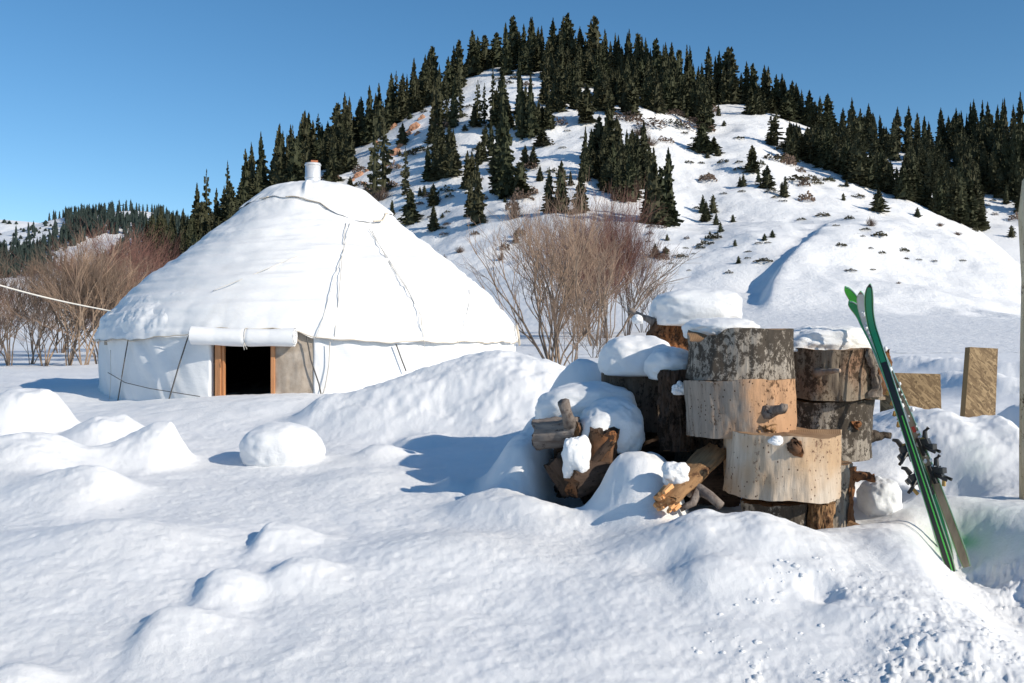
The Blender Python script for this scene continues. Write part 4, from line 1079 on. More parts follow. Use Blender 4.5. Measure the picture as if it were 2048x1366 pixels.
# ------------------------------------------------------------------ OSB boards and the post
def osb_mat():
    m, nt, b = new_mat('strand_board'); co = coords(nt); b.inputs['Roughness'].default_value = 0.8
    prev = None; out = None
    for k, (ang, sc_) in enumerate(((0.3, 1), (1.2, 1.2), (-0.7, 0.9), (2.4, 1.1))):
        mp = nt.nodes.new('ShaderNodeMapping'); mp.inputs['Scale'].default_value = (14 * sc_, 4, 60 * sc_); m0 = nt.nodes.new('ShaderNodeMapping'); m0.inputs['Rotation'].default_value = (0, ang, 0); nt.links.new(co, m0.inputs[0]); nt.links.new(m0.outputs[0], mp.inputs[0])
        v = nt.nodes.new('ShaderNodeTexVoronoi'); v.inputs['Scale'].default_value = 1.0; nt.links.new(mp.outputs[0], v.inputs['Vector'])
        sp = nt.nodes.new('ShaderNodeSeparateColor'); nt.links.new(v.outputs['Color'], sp.inputs[0])
        r = ramp(nt, sp.outputs[0], [(0.0, (0.10, 0.06, 0.025)), (0.5, (0.17, 0.11, 0.052)), (1.0, (0.30, 0.21, 0.11))])
        if out is None: out = r.outputs[0]
        else:
            rr = ramp(nt, sp.outputs[1], [(0.58, (0, 0, 0)), (0.6, (1, 1, 1))]); out = mix(nt, rr.outputs[0], out, r.outputs[0])
    nt.links.new(out, b.inputs['Base Color'])
    g = noise_n(nt, co, 30, 4, .6); bump(nt, b, g, 0.4, 0.004)
    return m
M['osb'] = osb_mat()
M['osb_edge'] = plain('strand_board_edge', (0.26, 0.17, 0.08), 0.9)
def board(corners, d, th, label):
    """corners in photograph pixels, clockwise from top left, at their own depths"""
    P4 = [PT(x, y, d + dd) for (x, y, dd) in corners]
    c = sum(P4, Vector()) / 4; e = empty('strand_board', c, label, 'board')
    nrm = (P4[1] - P4[0]).cross(P4[3] - P4[0]).normalized()
    if nrm.y < 0: nrm = -nrm
    m = MB(); f = [p - c for p in P4]; bk = [p + nrm * th for p in f]
    m.add(f + bk, [(0, 1, 2, 3), (7, 6, 5, 4)]); m.build('board_face', M['osb'], e)
    m = MB(); m.add(f + bk, [(0, 4, 5, 1), (1, 5, 6, 2), (2, 6, 7, 3), (3, 7, 4, 0)]); m.build('board_edge', M['osb_edge'], e)
board([(1762, 745, -0.05), (1881, 748, 0.05), (1884, 860, 0.02), (1762, 860, -0.05)], 8.75, 0.018, 'low wide strand board half buried in snow behind the skis')
board([(1940, 694, 0), (1996, 697, 0.12), (1989, 880, 0.0), (1926, 880, -0.1)], 8.15, 0.05, 'tall narrow strand board standing upright in the snow bank')
M['post'] = wood_mat('pale_peeled_post', (0.62, 0.53, 0.38), (0.44, 0.35, 0.22), (0.10, 0.06, 0.03), blot=0.35)
m = MB(); pts = [PT(2062, 1190, 6.2), PT(2061, 900, 6.2), PT(2062, 700, 6.2), PT(2064, 560, 6.2), PT(2058, 430, 6.2), PT(2062, 362, 6.2), PT(2066, 344, 6.2)]
m.tube(pts, [0.066, 0.064, 0.062, 0.060, 0.062, 0.050, 0.018], 16); o = m.build('fence_post', M['post'], smooth=True); tag(o, 'pale peeled wooden post rising at the right edge above the snow bank', 'post')

# ------------------------------------------------------------------ spruces
def spruce_mesh(name, seed, levels=46, per=9, power=0.85, sparse=0.0, blunt=0.0, R=0.5, droop=0.35, mat='needles'):
    rs = np.random.default_rng(seed); V = []; Q = []
    def quad(a, b, c, d):
        k = len(V); V.extend([a, b, c, d]); Q.append((k, k + 1, k + 2, k + 3))
    for i in range(levels):
        t = i / (levels - 1); h = 0.03 + 0.95 * t ** 0.92
        rad = R * (1 - t) ** power * (1 + 0.20 * math.sin(i * 2.4 + seed) + rs.uniform(-.16, .16)) + 0.03 * R
        if blunt: rad = R * min(1, (1 - t + blunt) ** power) * (1 + 0.2 * math.sin(i * 1.7 + seed)) * (0.55 if t > 0.985 else 1)
        n = max(4, int(per * (0.45 + 0.55 * (1 - t))))
        for j in range(n):
            if rs.random() < sparse: continue
            a = rs.uniform(0, 2 * math.pi); L = rad * rs.uniform(0.62, 1.12) * (1 + 0.20 * math.sin(a * 2 + seed * 1.7 + t * 5) + 0.12 * math.sin(a * 3 - t * 11))
            if rs.random() < 0.07: L *= 1.25
            ca, sa = math.cos(a), math.sin(a); hh = h + rs.uniform(-.012, .012)
            dr = droop * L * 0.10 * rs.uniform(0.5, 1.5)
            up = 0.02 if t > 0.6 else 0.0
            w = (0.20 + 0.16 * rs.random()) * L + 0.02
            x0, y0 = ca * L * 0.15, sa * L * 0.15; x1, y1 = ca * L * .62, sa * L * .62; x2, y2 = ca * L, sa * L
            px_, py_ = -sa, ca
            tw = rs.uniform(-.012, .012)
            # flat spray
            quad((x0, y0, hh + 0.012), (x1 + px_ * w * .55, y1 + py_ * w * .55, hh - dr * .5 + tw), (x2, y2, hh - dr + up), (x1 - px_ * w * .55, y1 - py_ * w * .55, hh - dr * .5 - tw))
            # hanging twigs under the bough
            hg = 0.020 + 0.014 * rs.random()
            quad((x0, y0, hh), (x2 * .98, y2 * .98, hh - dr + up), (x2 * .86 + px_ * .02, y2 * .86 + py_ * .02, hh - dr - hg), (x1 * .55, y1 * .55, hh - hg * 1.2))
            if rs.random() < 0.5:
                q = rs.uniform(.6, 1.0); b_ = a + rs.uniform(-.5, .5); bx, by = math.cos(b_) * L * q, math.sin(b_) * L * q
                quad((bx * .6, by * .6, hh + .010), (bx + px_ * .05 * R, by + py_ * .05 * R, hh - dr * .6), (bx * 1.02, by * 1.02, hh - dr - 0.016), (bx * .8 - px_ * .07 * R, by * .8 - py_ * .07 * R, hh - dr * .7 - 0.012))
    rings = []
    for t in (0.0, .25, .5, .75, 1.0):
        rad = R * (1 - t) ** power * 0.62 if not blunt else R * min(1, (1 - t + blunt) ** power) * .62 * (0.2 if t == 1 else 1)
        if sparse > .2: rad *= 0.35
        rings.append([(math.cos(j * .785 + t) * rad * rs.uniform(.85, 1.15), math.sin(j * .785 + t) * rad * rs.uniform(.85, 1.15), 0.04 + 0.92 * t) for j in range(8)])
    for i in range(4):
        for j in range(8): quad(rings[i][j], rings[i][(j + 1) % 8], rings[i + 1][(j + 1) % 8], rings[i + 1][j])
    for k in range(6):
        a = k * 1.05; quad((0, 0, 1.0), (math.cos(a) * .025, math.sin(a) * .025, .955), (0, 0, .94), (-math.sin(a) * .03, math.cos(a) * .03, .965))
    return mesh_np(name, np.array(V), np.array(Q), M[mat], False)
def trunk_mesh(seed):
    m = MB(); m.tube([(0, 0, -0.10), (0, 0, .3), (0, 0, .7), (0, 0, .97)], [.055, .042, .022, .004], 6)
    me = bpy.data.meshes.new('trunk'); me.from_pydata([tuple(v) for v in m.v], [], m.f); me.materials.append(M['trunk']); me.update(); return me
CROWN = {'spire': [spruce_mesh('crown_spire', s, 50, 9, 0.80) for s in (1, 2, 3)],
         'broad': [spruce_mesh('crown_broad', s, 44, 11, 0.62, droop=0.6) for s in (4, 5)],
         'blunt': [spruce_mesh('crown_blunt', s, 42, 11, 0.55, blunt=0.10, sparse=0.05) for s in (6, 7)],
         'sparse': [spruce_mesh('crown_sparse', s, 30, 8, 0.75, sparse=0.30) for s in (8, 9)],
         'small': [spruce_mesh('crown_small', s, 22, 9, 0.7) for s in (10, 11, 12)]}
TRUNK = trunk_mesh(0)
WORDS = {'spire': 'slender spire-shaped', 'broad': 'full-skirted', 'blunt': 'blunt-topped', 'sparse': 'thin see-through', 'small': 'little cone-shaped'}
ORD = ['first', 'second', 'third', 'fourth', 'fifth', 'sixth', 'seventh', 'eighth', 'ninth', 'tenth', 'eleventh', 'twelfth', 'thirteenth', 'fourteenth', 'fifteenth', 'sixteenth', 'seventeenth', 'eighteenth', 'nineteenth']
TENS = ['', '', 'twenty', 'thirty', 'forty', 'fifty', 'sixty', 'seventy', 'eighty', 'ninety']
TENTH = ['', '', 'twentieth', 'thirtieth', 'fortieth', 'fiftieth', 'sixtieth', 'seventieth', 'eightieth', 'ninetieth']
def ordn(n):
    if n <= 19: return ORD[n - 1]
    return TENTH[n // 10] if n % 10 == 0 else TENS[n // 10] + '-' + ORD[n % 10 - 1]
def mass(name, spots, meshes, mat, label, cat, kind='stuff'):
    AV = []; AQ = []; off = 0
    for k, (x, y, z, w, h) in enumerate(spots):
        me = meshes[k % len(meshes)]; n = len(me.vertices); v = np.empty(n * 3, np.float32); me.vertices.foreach_get('co', v); v = v.reshape(-1, 3)
        a = random.uniform(0, 6.28); c, s = math.cos(a), math.sin(a)
        v = np.stack([(v[:, 0] * c - v[:, 1] * s) * w + x, (v[:, 0] * s + v[:, 1] * c) * w + y, v[:, 2] * h + z - 0.02 * h], 1)
        q = np.empty(len(me.loops), np.int32); me.loops.foreach_get('vertex_index', q); AV.append(v); AQ.append(q.reshape(-1, 4) + off); off += n
    o = mobj(name, mesh_np(name, np.concatenate(AV), np.concatenate(AQ), mat, False)); return tag(o, label, cat, None, kind)
NT = [0]
def tree_spot(px, yb, sky):
    h = hit(px, yb, 60)
    if h is None or (h[1] > 500 and sky == 'main'):
        d = float(np.interp(px, RD[:, 0], RD[:, 1])) * 0.995 if sky == 'main' else 428.0
        x = (px - CX) / F * d; return x, d, float(terrain(np.array([x]), np.array([d]), False)[0])
    return h
def plant_tree(px, yt, yb, w, kind, label, group, sky=None, name='spruce_tree'):
    x, d, z = tree_spot(px, yb, sky)
    H = max(0.4, EYE + (HY - yt) / F * d - z); Wd = w / F * d * 1.34
    i = NT[0]; NT[0] += 1
    me = CROWN[kind][i % len(CROWN[kind])]
    rz = random.uniform(0, 6.28)
    if (yb - yt) < 26:
        o = bpy.data.objects.new(name, me); COL.objects.link(o); o.location = (x, d, z - 0.02 * H); o.scale = (Wd, Wd, H); o.rotation_euler = (0, 0, rz); tag(o, label, 'spruce', group); return o
    e = empty(name, (x, d, z - 0.02 * H), label, 'spruce', group)
    e.scale = (Wd * random.uniform(.88, 1.12), Wd * random.uniform(.88, 1.12), H); e.rotation_euler = (random.gauss(0, .018), random.gauss(0, .018), rz)
    a = bpy.data.objects.new('crown', me); COL.objects.link(a); a.parent = e
    b = bpy.data.objects.new('trunk', TRUNK); COL.objects.link(b); b.parent = e
    return e
# each list: (x, y of top, y of base, width[, kind]) read off the photograph
Z = {}
Z['left'] = ('from the left on the ridge behind the yurt', [
 (308,470,520,22),(322,478,530,24),(338,455,510,24),(352,462,535,28),(356,470,512,20),(368,455,520,26),(382,425,515,30,'broad'),(395,362,500,34),(413,335,490,30,'sparse'),(404,400,500,34),(432,372,480,24),(422,420,500,30),(445,368,470,18),(454,318,460,22,'sparse'),(462,360,470,36,'broad'),(447,408,455,22),(472,395,455,24),
 (486,320,450,28),(495,293,430,28),(482,362,440,22),(500,345,425,34,'broad'),(507,282,415,24),(515,330,420,30),(524,260,405,26),(530,345,405,26),(541,350,392,18),(553,242,398,34),(548,300,395,30),(563,258,390,20),(573,264,380,14),(580,320,385,20),(590,273,378,32,'blunt'),(586,246,360,16,'sparse'),(600,240,350,26),(607,217,345,32),(617,222,335,28),(612,270,350,30),(626,238,330,26),
 (637,224,320,24,'sparse'),(646,245,318,18),(636,270,330,28),(655,240,318,22),(665,250,325,30),(676,203,318,32,'blunt'),(691,180,310,26),(684,240,320,28),(671,300,362,36,'sparse'),(660,310,365,24),(690,296,330,20)])
Z['leftlow'] = ('from the left low in the dark stand', [
 (292,440,500,18),(300,448,520,20),(318,440,508,20),(330,430,500,22),(345,425,495,22),(366,430,505,22),(378,440,535,26),(392,455,540,26),(410,460,530,26),(428,455,520,24),(436,450,515,20),(448,445,500,22),(465,440,492,22),(478,430,480,20),(345,475,530,26),(362,482,540,24),(398,490,545,22),(418,480,535,22),(372,470,540,24)])
Z['upleft'] = ('from the left on the skyline before the summit', [
 (700,190,300,20),(706,230,296,24),(716,215,292,20),(722,190,290,26),(739,167,285,28),(735,230,288,28),(748,183,270,16),(759,162,275,24),(766,215,262,24),(775,175,262,24),(783,143,250,24),(791,140,245,20,'sparse'),(803,144,240,26),(797,190,245,26),(814,146,232,16),(827,139,225,20),(833,150,222,18),(838,185,222,22),(849,106,212,24),(858,103,206,24),(866,90,198,28,'blunt'),(854,150,212,30),
 (896,110,190,26),(890,150,200,24),(905,110,182,22),(918,77,178,26,'blunt'),(910,90,180,20),(912,150,190,24),(946,57,152,30),(938,100,150,22),(956,70,145,22),(970,68,140,24,'blunt'),(976,95,136,16)])
Z['top'] = ('from the left on the summit skyline', [
 (992,63,130,28,'blunt'),(985,90,135,20),(1013,42,150,22),(1025,28,128,30,'blunt'),(1019,78,140,28),(1038,60,120,20),(1048,45,128,20),(1060,32,120,18),(1065,31,140,26),(1075,52,132,20),(1083,49,122,18),(1052,85,150,24),(1094,80,150,20),(1105,32,130,28),(1100,70,140,26),(1118,60,130,24),(1125,28,128,26),(1134,22,135,32,'blunt'),(1144,60,140,24),(1152,70,135,18),(1162,50,135,26),(1158,90,150,24),(1170,75,140,20),(1181,34,138,24),(1189,30,145,32,'blunt'),(1178,85,165,26),(1200,85,165,24),(1213,55,148,18),(1208,95,160,22),
 (1222,80,160,20),(1231,62,158,18),(1237,68,162,22),(1243,90,165,22),(1254,62,165,20),(1260,56,168,22),(1268,72,170,24,'sparse'),(1277,64,175,24,'blunt'),(1287,69,178,18),(1293,73,180,20),(1284,110,190,24),(1300,95,185,20),(1310,73,192,28,'blunt'),(1318,100,195,20),(1327,85,205,20),(1337,104,210,16),(1343,105,205,16),(1355,97,212,26,'blunt'),(1362,125,215,22),(1374,85,215,18),(1382,87,215,20),(1388,125,218,20),(1393,130,225,22),(1403,124,235,26),(1412,160,230,20),(1422,148,212,18)])
Z['front'] = ('from the left just below the summit trees', [
 (868,158,272,20,'spire'),(876,127,255,22),(895,150,252,18,'sparse'),(907,145,255,20),(921,142,235,16,'sparse'),(953,158,252,22,'sparse'),(968,162,248,14,'sparse'),(986,122,252,18,'sparse'),(1004,130,262,28),(1043,100,276,24),(1050,165,270,22),(1062,140,275,22),(1072,205,268,18),(1094,105,208,24),(1088,150,205,20),(1110,125,222,24),(1117,135,222,26),(1125,82,160,16),(1135,90,160,16),(1144,128,208,24),(1156,130,208,20),(1152,160,210,22),(1172,165,245,36,'broad'),(1193,95,175,26),(1181,120,172,24),(1200,135,220,26),(1210,140,222,28),(1195,170,222,22),(1255,108,215,24),(1245,140,205,24),(1266,150,232,32),(1250,160,225,22),(1275,128,190,20),(1290,150,215,22),(1302,150,220,20),(1313,135,225,26),(1330,140,222,22),(1345,130,225,24),(1360,150,230,24),(1372,148,235,24),(1383,170,232,20),(1395,160,245,26),(1410,150,262,30),(1418,180,258,22),
 (907,255,300,10),(958,290,330,12),(983,232,312,16),(968,278,320,11),(1012,210,395,42,'broad'),(1000,240,385,30,'blunt'),(1097,196,258,26,'broad'),(1084,255,292,32,'broad')])
Z['mid'] = ('from the left on the lower middle slope', [
 (700,352,382,18),(748,213,398,30,'sparse'),(768,198,385,34,'sparse'),(805,244,290,22,'broad'),(811,290,388,18,'sparse'),(784,398,432,12),(821,375,448,30,'broad'),(840,372,392,10),(849,370,392,12),(856,287,362,22),(868,310,362,20),(880,300,358,16),(890,295,350,20),(904,260,354,34,'broad'),(867,365,412,24,'blunt'),(867,408,462,22),(885,425,436,8),(935,298,378,26),(945,300,372,22),(941,345,432,24),(957,318,447,30),(1050,288,335,20,'broad'),(1067,288,335,20,'broad'),(1040,322,395,36,'blunt'),(1080,330,362,14),(1098,330,425,24),(1122,318,425,32),(1141,340,370,10),(1160,328,425,28),
 (1032,462,485,14),(1170,250,362,20),(1196,228,325,34,'broad'),(1182,255,330,22),(1218,200,335,34,'broad'),(1210,240,338,28),(1235,228,330,24),(1186,295,355,20),(1202,294,360,22),(1226,278,380,26),(1218,308,385,26),(1240,262,372,26),(1254,256,360,22),(1263,262,350,18),(1276,266,345,20),(1258,300,402,28),(1233,318,400,24),(1248,310,395,24),(1268,318,395,22),(1285,312,345,14),(1292,315,345,12),(1308,291,448,34),(1335,290,448,36),(1320,330,450,34,'blunt'),(1295,360,440,30),(1350,420,440,12)])
Z['right'] = ('from the left on the right shoulder skyline', [
 (1432,110,205,18),(1438,98,205,24),(1452,91,206,26,'blunt'),(1464,90,208,28,'blunt'),(1446,130,208,26),(1424,150,208,16),(1474,150,208,16),(1482,143,208,16),(1494,120,208,20),(1508,123,208,24,'blunt'),(1500,160,210,20),(1518,165,220,18),(1527,128,215,20),(1534,130,218,24),(1545,170,212,22),(1554,146,218,24),(1564,144,215,20),(1560,185,228,24),(1575,178,240,32,'broad'),(1592,167,225,20,'blunt'),(1603,177,225,14),(1585,205,240,34,'broad'),(1618,178,240,26,'broad'),(1630,200,240,20),(1640,190,245,18,'sparse'),(1658,184,275,30,'broad'),(1652,220,272,22),(1686,213,268,18),(1697,240,272,16),(1716,230,300,26,'broad'),
 (1437,208,232,10),(1448,240,252,8),(1552,217,292,34,'sparse'),(1542,222,290,26,'sparse')])
Z['spur'] = ('from the left in the band down the right spur', [
 (1577,240,306,20),(1588,245,310,22),(1600,248,318,28),(1612,256,322,26),(1625,248,326,26),(1634,262,330,26),(1645,255,334,26),(1655,250,336,26),(1664,280,340,28),(1676,275,346,28),(1688,284,350,26),(1697,270,356,28),(1706,280,362,28),(1716,262,368,34,'broad'),(1728,290,372,28),(1740,300,376,30),(1750,292,378,26),(1762,290,380,26),(1772,300,385,24),(1780,320,388,26),
 (1795,332,392,18),(1806,322,398,30),(1816,318,400,32),(1826,316,402,32),(1836,340,405,26),(1846,355,410,26),(1856,372,415,24),(1870,375,425,24),(1880,350,430,28),(1886,396,430,14),(1893,322,435,32),(1905,338,440,30),(1916,310,444,34),(1926,345,448,30),(1934,325,452,34),(1946,315,456,36),(1955,350,458,28),(1962,390,462,26)])
Z['back'] = ('from the left on the far right hill', [
 (1749,223,290,20),(1763,228,290,12),(1772,252,292,18),(1793,212,300,22),(1817,209,305,26),(1833,222,318,26),(1849,229,322,22),(1861,240,322,20),(1854,275,330,24),(1882,213,296,20),(1899,229,298,18),(1908,235,296,14),(1924,218,300,18),(1932,225,300,12),(1939,202,300,16),(1949,195,300,20),(1963,197,300,18),(1979,200,325,26),(1991,206,320,18),(2002,195,315,16),(2015,192,335,22),(2028,205,350,26),(2041,180,345,28),
 (1892,288,346,20),(1886,330,350,22),(1920,272,380,26),(1938,268,385,28),(1930,300,385,26),(1968,288,368,28),(1975,310,370,24),(1996,252,382,32),(2005,280,385,28),(2018,260,392,30),(2012,365,408,14,'small'),(1971,370,388,10,'small'),(2036,272,400,30),(2046,320,420,30),(2023,449,474,14,'small'),(1988,300,385,28),(2028,240,395,30)])
Z['lone'] = ('from the left on the open right slope', [
 (1404,243,306,34,'broad'),(1428,272,306,26,'broad'),(1436,290,312,14,'small'),(1415,304,316,10,'small'),(1504,288,345,30,'broad'),(1487,346,373,12,'small'),(1480,352,373,10,'small'),(1517,338,365,10,'small'),(1534,328,377,28,'broad'),(1570,350,395,14,'small'),(1564,362,392,10,'small'),(1405,388,425,16,'small'),(1412,400,443,20,'broad'),(1427,387,426,14,'small'),(1432,425,450,12,'small'),(1441,443,464,10,'small'),(1466,428,444,11,'small'),(1334,467,481,9,'small'),(1545,459,475,11,'small'),(1529,466,481,9,'small'),(1470,478,492,8,'small'),(1477,511,527,10,'small'),(1757,376,424,30,'broad'),(1835,414,434,14,'small'),(1693,358,373,9,'small'),(1687,385,401,9,'small'),(1310,486,514,18,'small'),(1331,492,508,12,'small')])
Z['upsmall'] = ('from the left near the orange rocks', [(800,300,312,8,'small'),(820,225,238,14,'small'),(930,248,262,12,'small'),(1010,395,405,8,'small')])
allk = []
for z, (where, lst) in Z.items():
    lst = sorted(lst, key=lambda a: a[0])
    for i, t in enumerate(lst):
        kind = t[4] if len(t) > 4 else ('small' if t[2] - t[1] < 26 else 'spire')
        allk.append((t[2] - t[1], z, i, t, kind, where))
NIND = sum(1 for _ in allk)
allk.sort(key=lambda a: -a[0])
rest = []; nbig = 0
for j, (hh, z, i, t, kind, where) in enumerate(allk):
    sky = 'main' if z in ('left', 'upleft', 'top', 'right') else ('back' if z == 'back' else None)
    if kind == 'small':
        plant_tree(t[0], t[1], t[2], t[3] * 1.1, kind, '%s sapling %s, cone-shaped' % (ordn(i + 1), where), 'young spruces on the snow', sky, 'spruce_sapling'); continue
    if nbig >= 300: rest.append((t, sky)); continue
    nbig += 1
    plant_tree(t[0], t[1], t[2], t[3], kind, '%s spruce %s, %s' % (ordn(i + 1), where, WORDS[kind]), 'spruces on the hills', sky)
print('spruces', NIND)

# far wood on the left-hand hills: one mass
LOWC = [spruce_mesh('low_crown', s, 11, 6, 0.6, mat='hazed_needles') for s in (21, 22)]
spots = []; rf = random.Random(31)
for (x0, x1, y0, y1, h0, h1, n) in ((1090, 1420, 150, 225, 60, 95, 26), (1180, 1430, 190, 236, 50, 85, 14), (1010, 1180, 118, 150, 50, 80, 6), (1575, 1700, 300, 330, 50, 75, 22), (1700, 1960, 0, 0, 50, 90, 40), (1870, 2060, 300, 400, 60, 95, 50), (295, 490, 470, 545, 50, 85, 50), (560, 700, 310, 340, 60, 100, 14), (700, 860, 205, 290, 55, 90, 12), (1190, 1300, 330, 385, 50, 80, 18), (1500, 1600, 208, 232, 40, 60, 14), (860, 1000, 285, 365, 40, 70, 12), (1185, 1290, 300, 380, 55, 85, 14), (940, 1100, 225, 280, 45, 75, 10), (655, 700, 330, 350, 30, 50, 5)):
    for k in range(n):
        px = rf.uniform(x0, x1); py = rf.uniform(y0, y1) if y1 else float(np.interp(px, RIDGE[:, 0], RIDGE[:, 1])) - rf.uniform(-2, 22)
        if x0 == 700 and y0 == 205: py = float(np.interp(px, RIDGE[:, 0], RIDGE[:, 1])) + rf.uniform(-6, 8)
        rest.append(((px, py - rf.uniform(h0, h1), py, rf.uniform(18, 28)), 'main' if x0 < 1700 else 'back'))
for t, sky in rest:
    h = tree_spot(t[0], t[2], sky); H = EYE + (HY - t[1]) / F * h[1] - h[2]; spots.append((h[0], h[1], h[2], t[3] / F * h[1] * 1.34, H))
mass('filler_spruces', spots, CROWN['spire'][:2], M['needles'], 'smaller dark spruces filling gaps between the taller trees', 'forest')
rs = random.Random(12); spots = []
LSK = HILLS[1][1]
def inpoly(x, y, P):
    c = False; j = len(P) - 1
    for i in range(len(P)):
        if ((P[i][1] > y) != (P[j][1] > y)) and x < (P[j][0] - P[i][0]) * (y - P[i][1]) / (P[j][1] - P[i][1]) + P[i][0]: c = not c
        j = i
    return c
MEADOW = [(95, 512), (205, 470), (262, 468), (205, 530), (170, 548), (140, 545), (105, 530)]
BALD = [(222, 424), (265, 416), (318, 422), (300, 442), (232, 438)]
SNOWL = [(-200, 500), (-50, 478), (0, 463), (60, 450), (130, 436), (132, 468), (90, 490), (60, 500), (0, 505), (-200, 540)]
RIVER = [(50, 600), (80, 570), (105, 545), (118, 560), (90, 600), (70, 615)]
tries = 0
while len(spots) < 1200 and tries < 14000:
    tries += 1
    px = rs.uniform(-160, 420); sk = float(np.interp(px, LSK[:, 0], LSK[:, 1]))
    py = sk + abs(rs.gauss(0, 1)) * 45 if rs.random() < 0.42 else rs.uniform(sk, 600)
    if py > 605 or inpoly(px, py, MEADOW) or inpoly(px, py, BALD) or inpoly(px, py, RIVER): continue
    if inpoly(px, py, SNOWL) and rs.random() < 0.93: continue
    if px < 100 and py < 500 and rs.random() < 0.6: continue
    h = hit(px, py, 250)
    if h is None or h[1] < 300: continue
    hp = rs.uniform(17, 30) * (650 / h[1]) ** 0.6; H = hp / F * h[1]
    spots.append((h[0], h[1], h[2], H * rs.uniform(.36, .5), H))
for px in list(range(100, 150, 6)) + list(range(150, 225, 6)) + list(range(225, 330, 7)):
    d = 715; x = (px + rs.uniform(-3, 3) - CX) / F * d; z = float(terrain(np.array([x]), np.array([float(d)]), False)[0]); H = rs.uniform(16, 26) / F * d; spots.append((x, d, z, H * .42, H))
for k in range(130):
    px, py = rs.uniform(-120, 135), rs.uniform(445, 520)
    h = hit(px, py, 250)
    if h is None: continue
    H = rs.uniform(4, 9) / F * h[1]; spots.append((h[0], h[1], h[2], H * rs.uniform(1.2, 2.2), H))
mass('far_spruce_wood', spots, LOWC, M['hazed_needles'], 'haze-tinted bluish spruce wood covering the distant hill at the left edge', 'forest')

# ------------------------------------------------------------------ shrubs on the slopes
def shrub_mesh(name, seed, n=150, mat='juniper', flat=0.55, twiggy=False):
    rs = np.random.default_rng(seed); V = []; Q = []
    for i in range(n):
        a = rs.uniform(0, 6.283); r = math.sqrt(rs.random()) * 0.5; zt = flat * math.sqrt(max(0, 1 - (r / .52) ** 2)) * (0.75 + .35 * math.sin(a * 3 + seed) * rs.random())
        if twiggy:
            b = Vector((math.cos(a) * r * .25, math.sin(a) * r * .25, 0)); t = Vector((math.cos(a) * r * 1.1, math.sin(a) * r * 1.1, zt * rs.uniform(.8, 1.25)))
            w = Vector((-math.sin(a), math.cos(a), 0)) * 0.010; k = len(V); V += [b - w, b + w, t + w * .4, t - w * .4]; Q.append((k, k + 1, k + 2, k + 3))
            if rs.random() < .6:
                m_ = b.lerp(t, .6); t2 = m_ + Vector((rs.uniform(-.12, .12), rs.uniform(-.12, .12), .14)); k = len(V); V += [m_ - w * .6, m_ + w * .6, t2 + w * .3, t2 - w * .3]; Q.append((k, k + 1, k + 2, k + 3))
        else:
            c = Vector((math.cos(a) * r, math.sin(a) * r, zt * rs.uniform(.35, 1.0))); s = rs.uniform(.05, .10); u = Vector(rs.normal(size=3)).normalized(); v = u.orthogonal().normalized()
            k = len(V); V += [c - u * s, c - v * s * .6, c + u * s, c + v * s * .6]; Q.append((k, k + 1, k + 2, k + 3))
    return mesh_np(name, np.array([tuple(v) for v in V]), np.array(Q), M[mat], False)
SHR = {'juniper': [shrub_mesh('juniper', s) for s in (1, 2, 3)], 'dead': [shrub_mesh('dry_shrub', s, 170, 'dry_shrub', .8, True) for s in (4, 5)], 'brown': [shrub_mesh('brown_shrub', s, 160, 'dry_shrub', .7) for s in (6, 7)]}
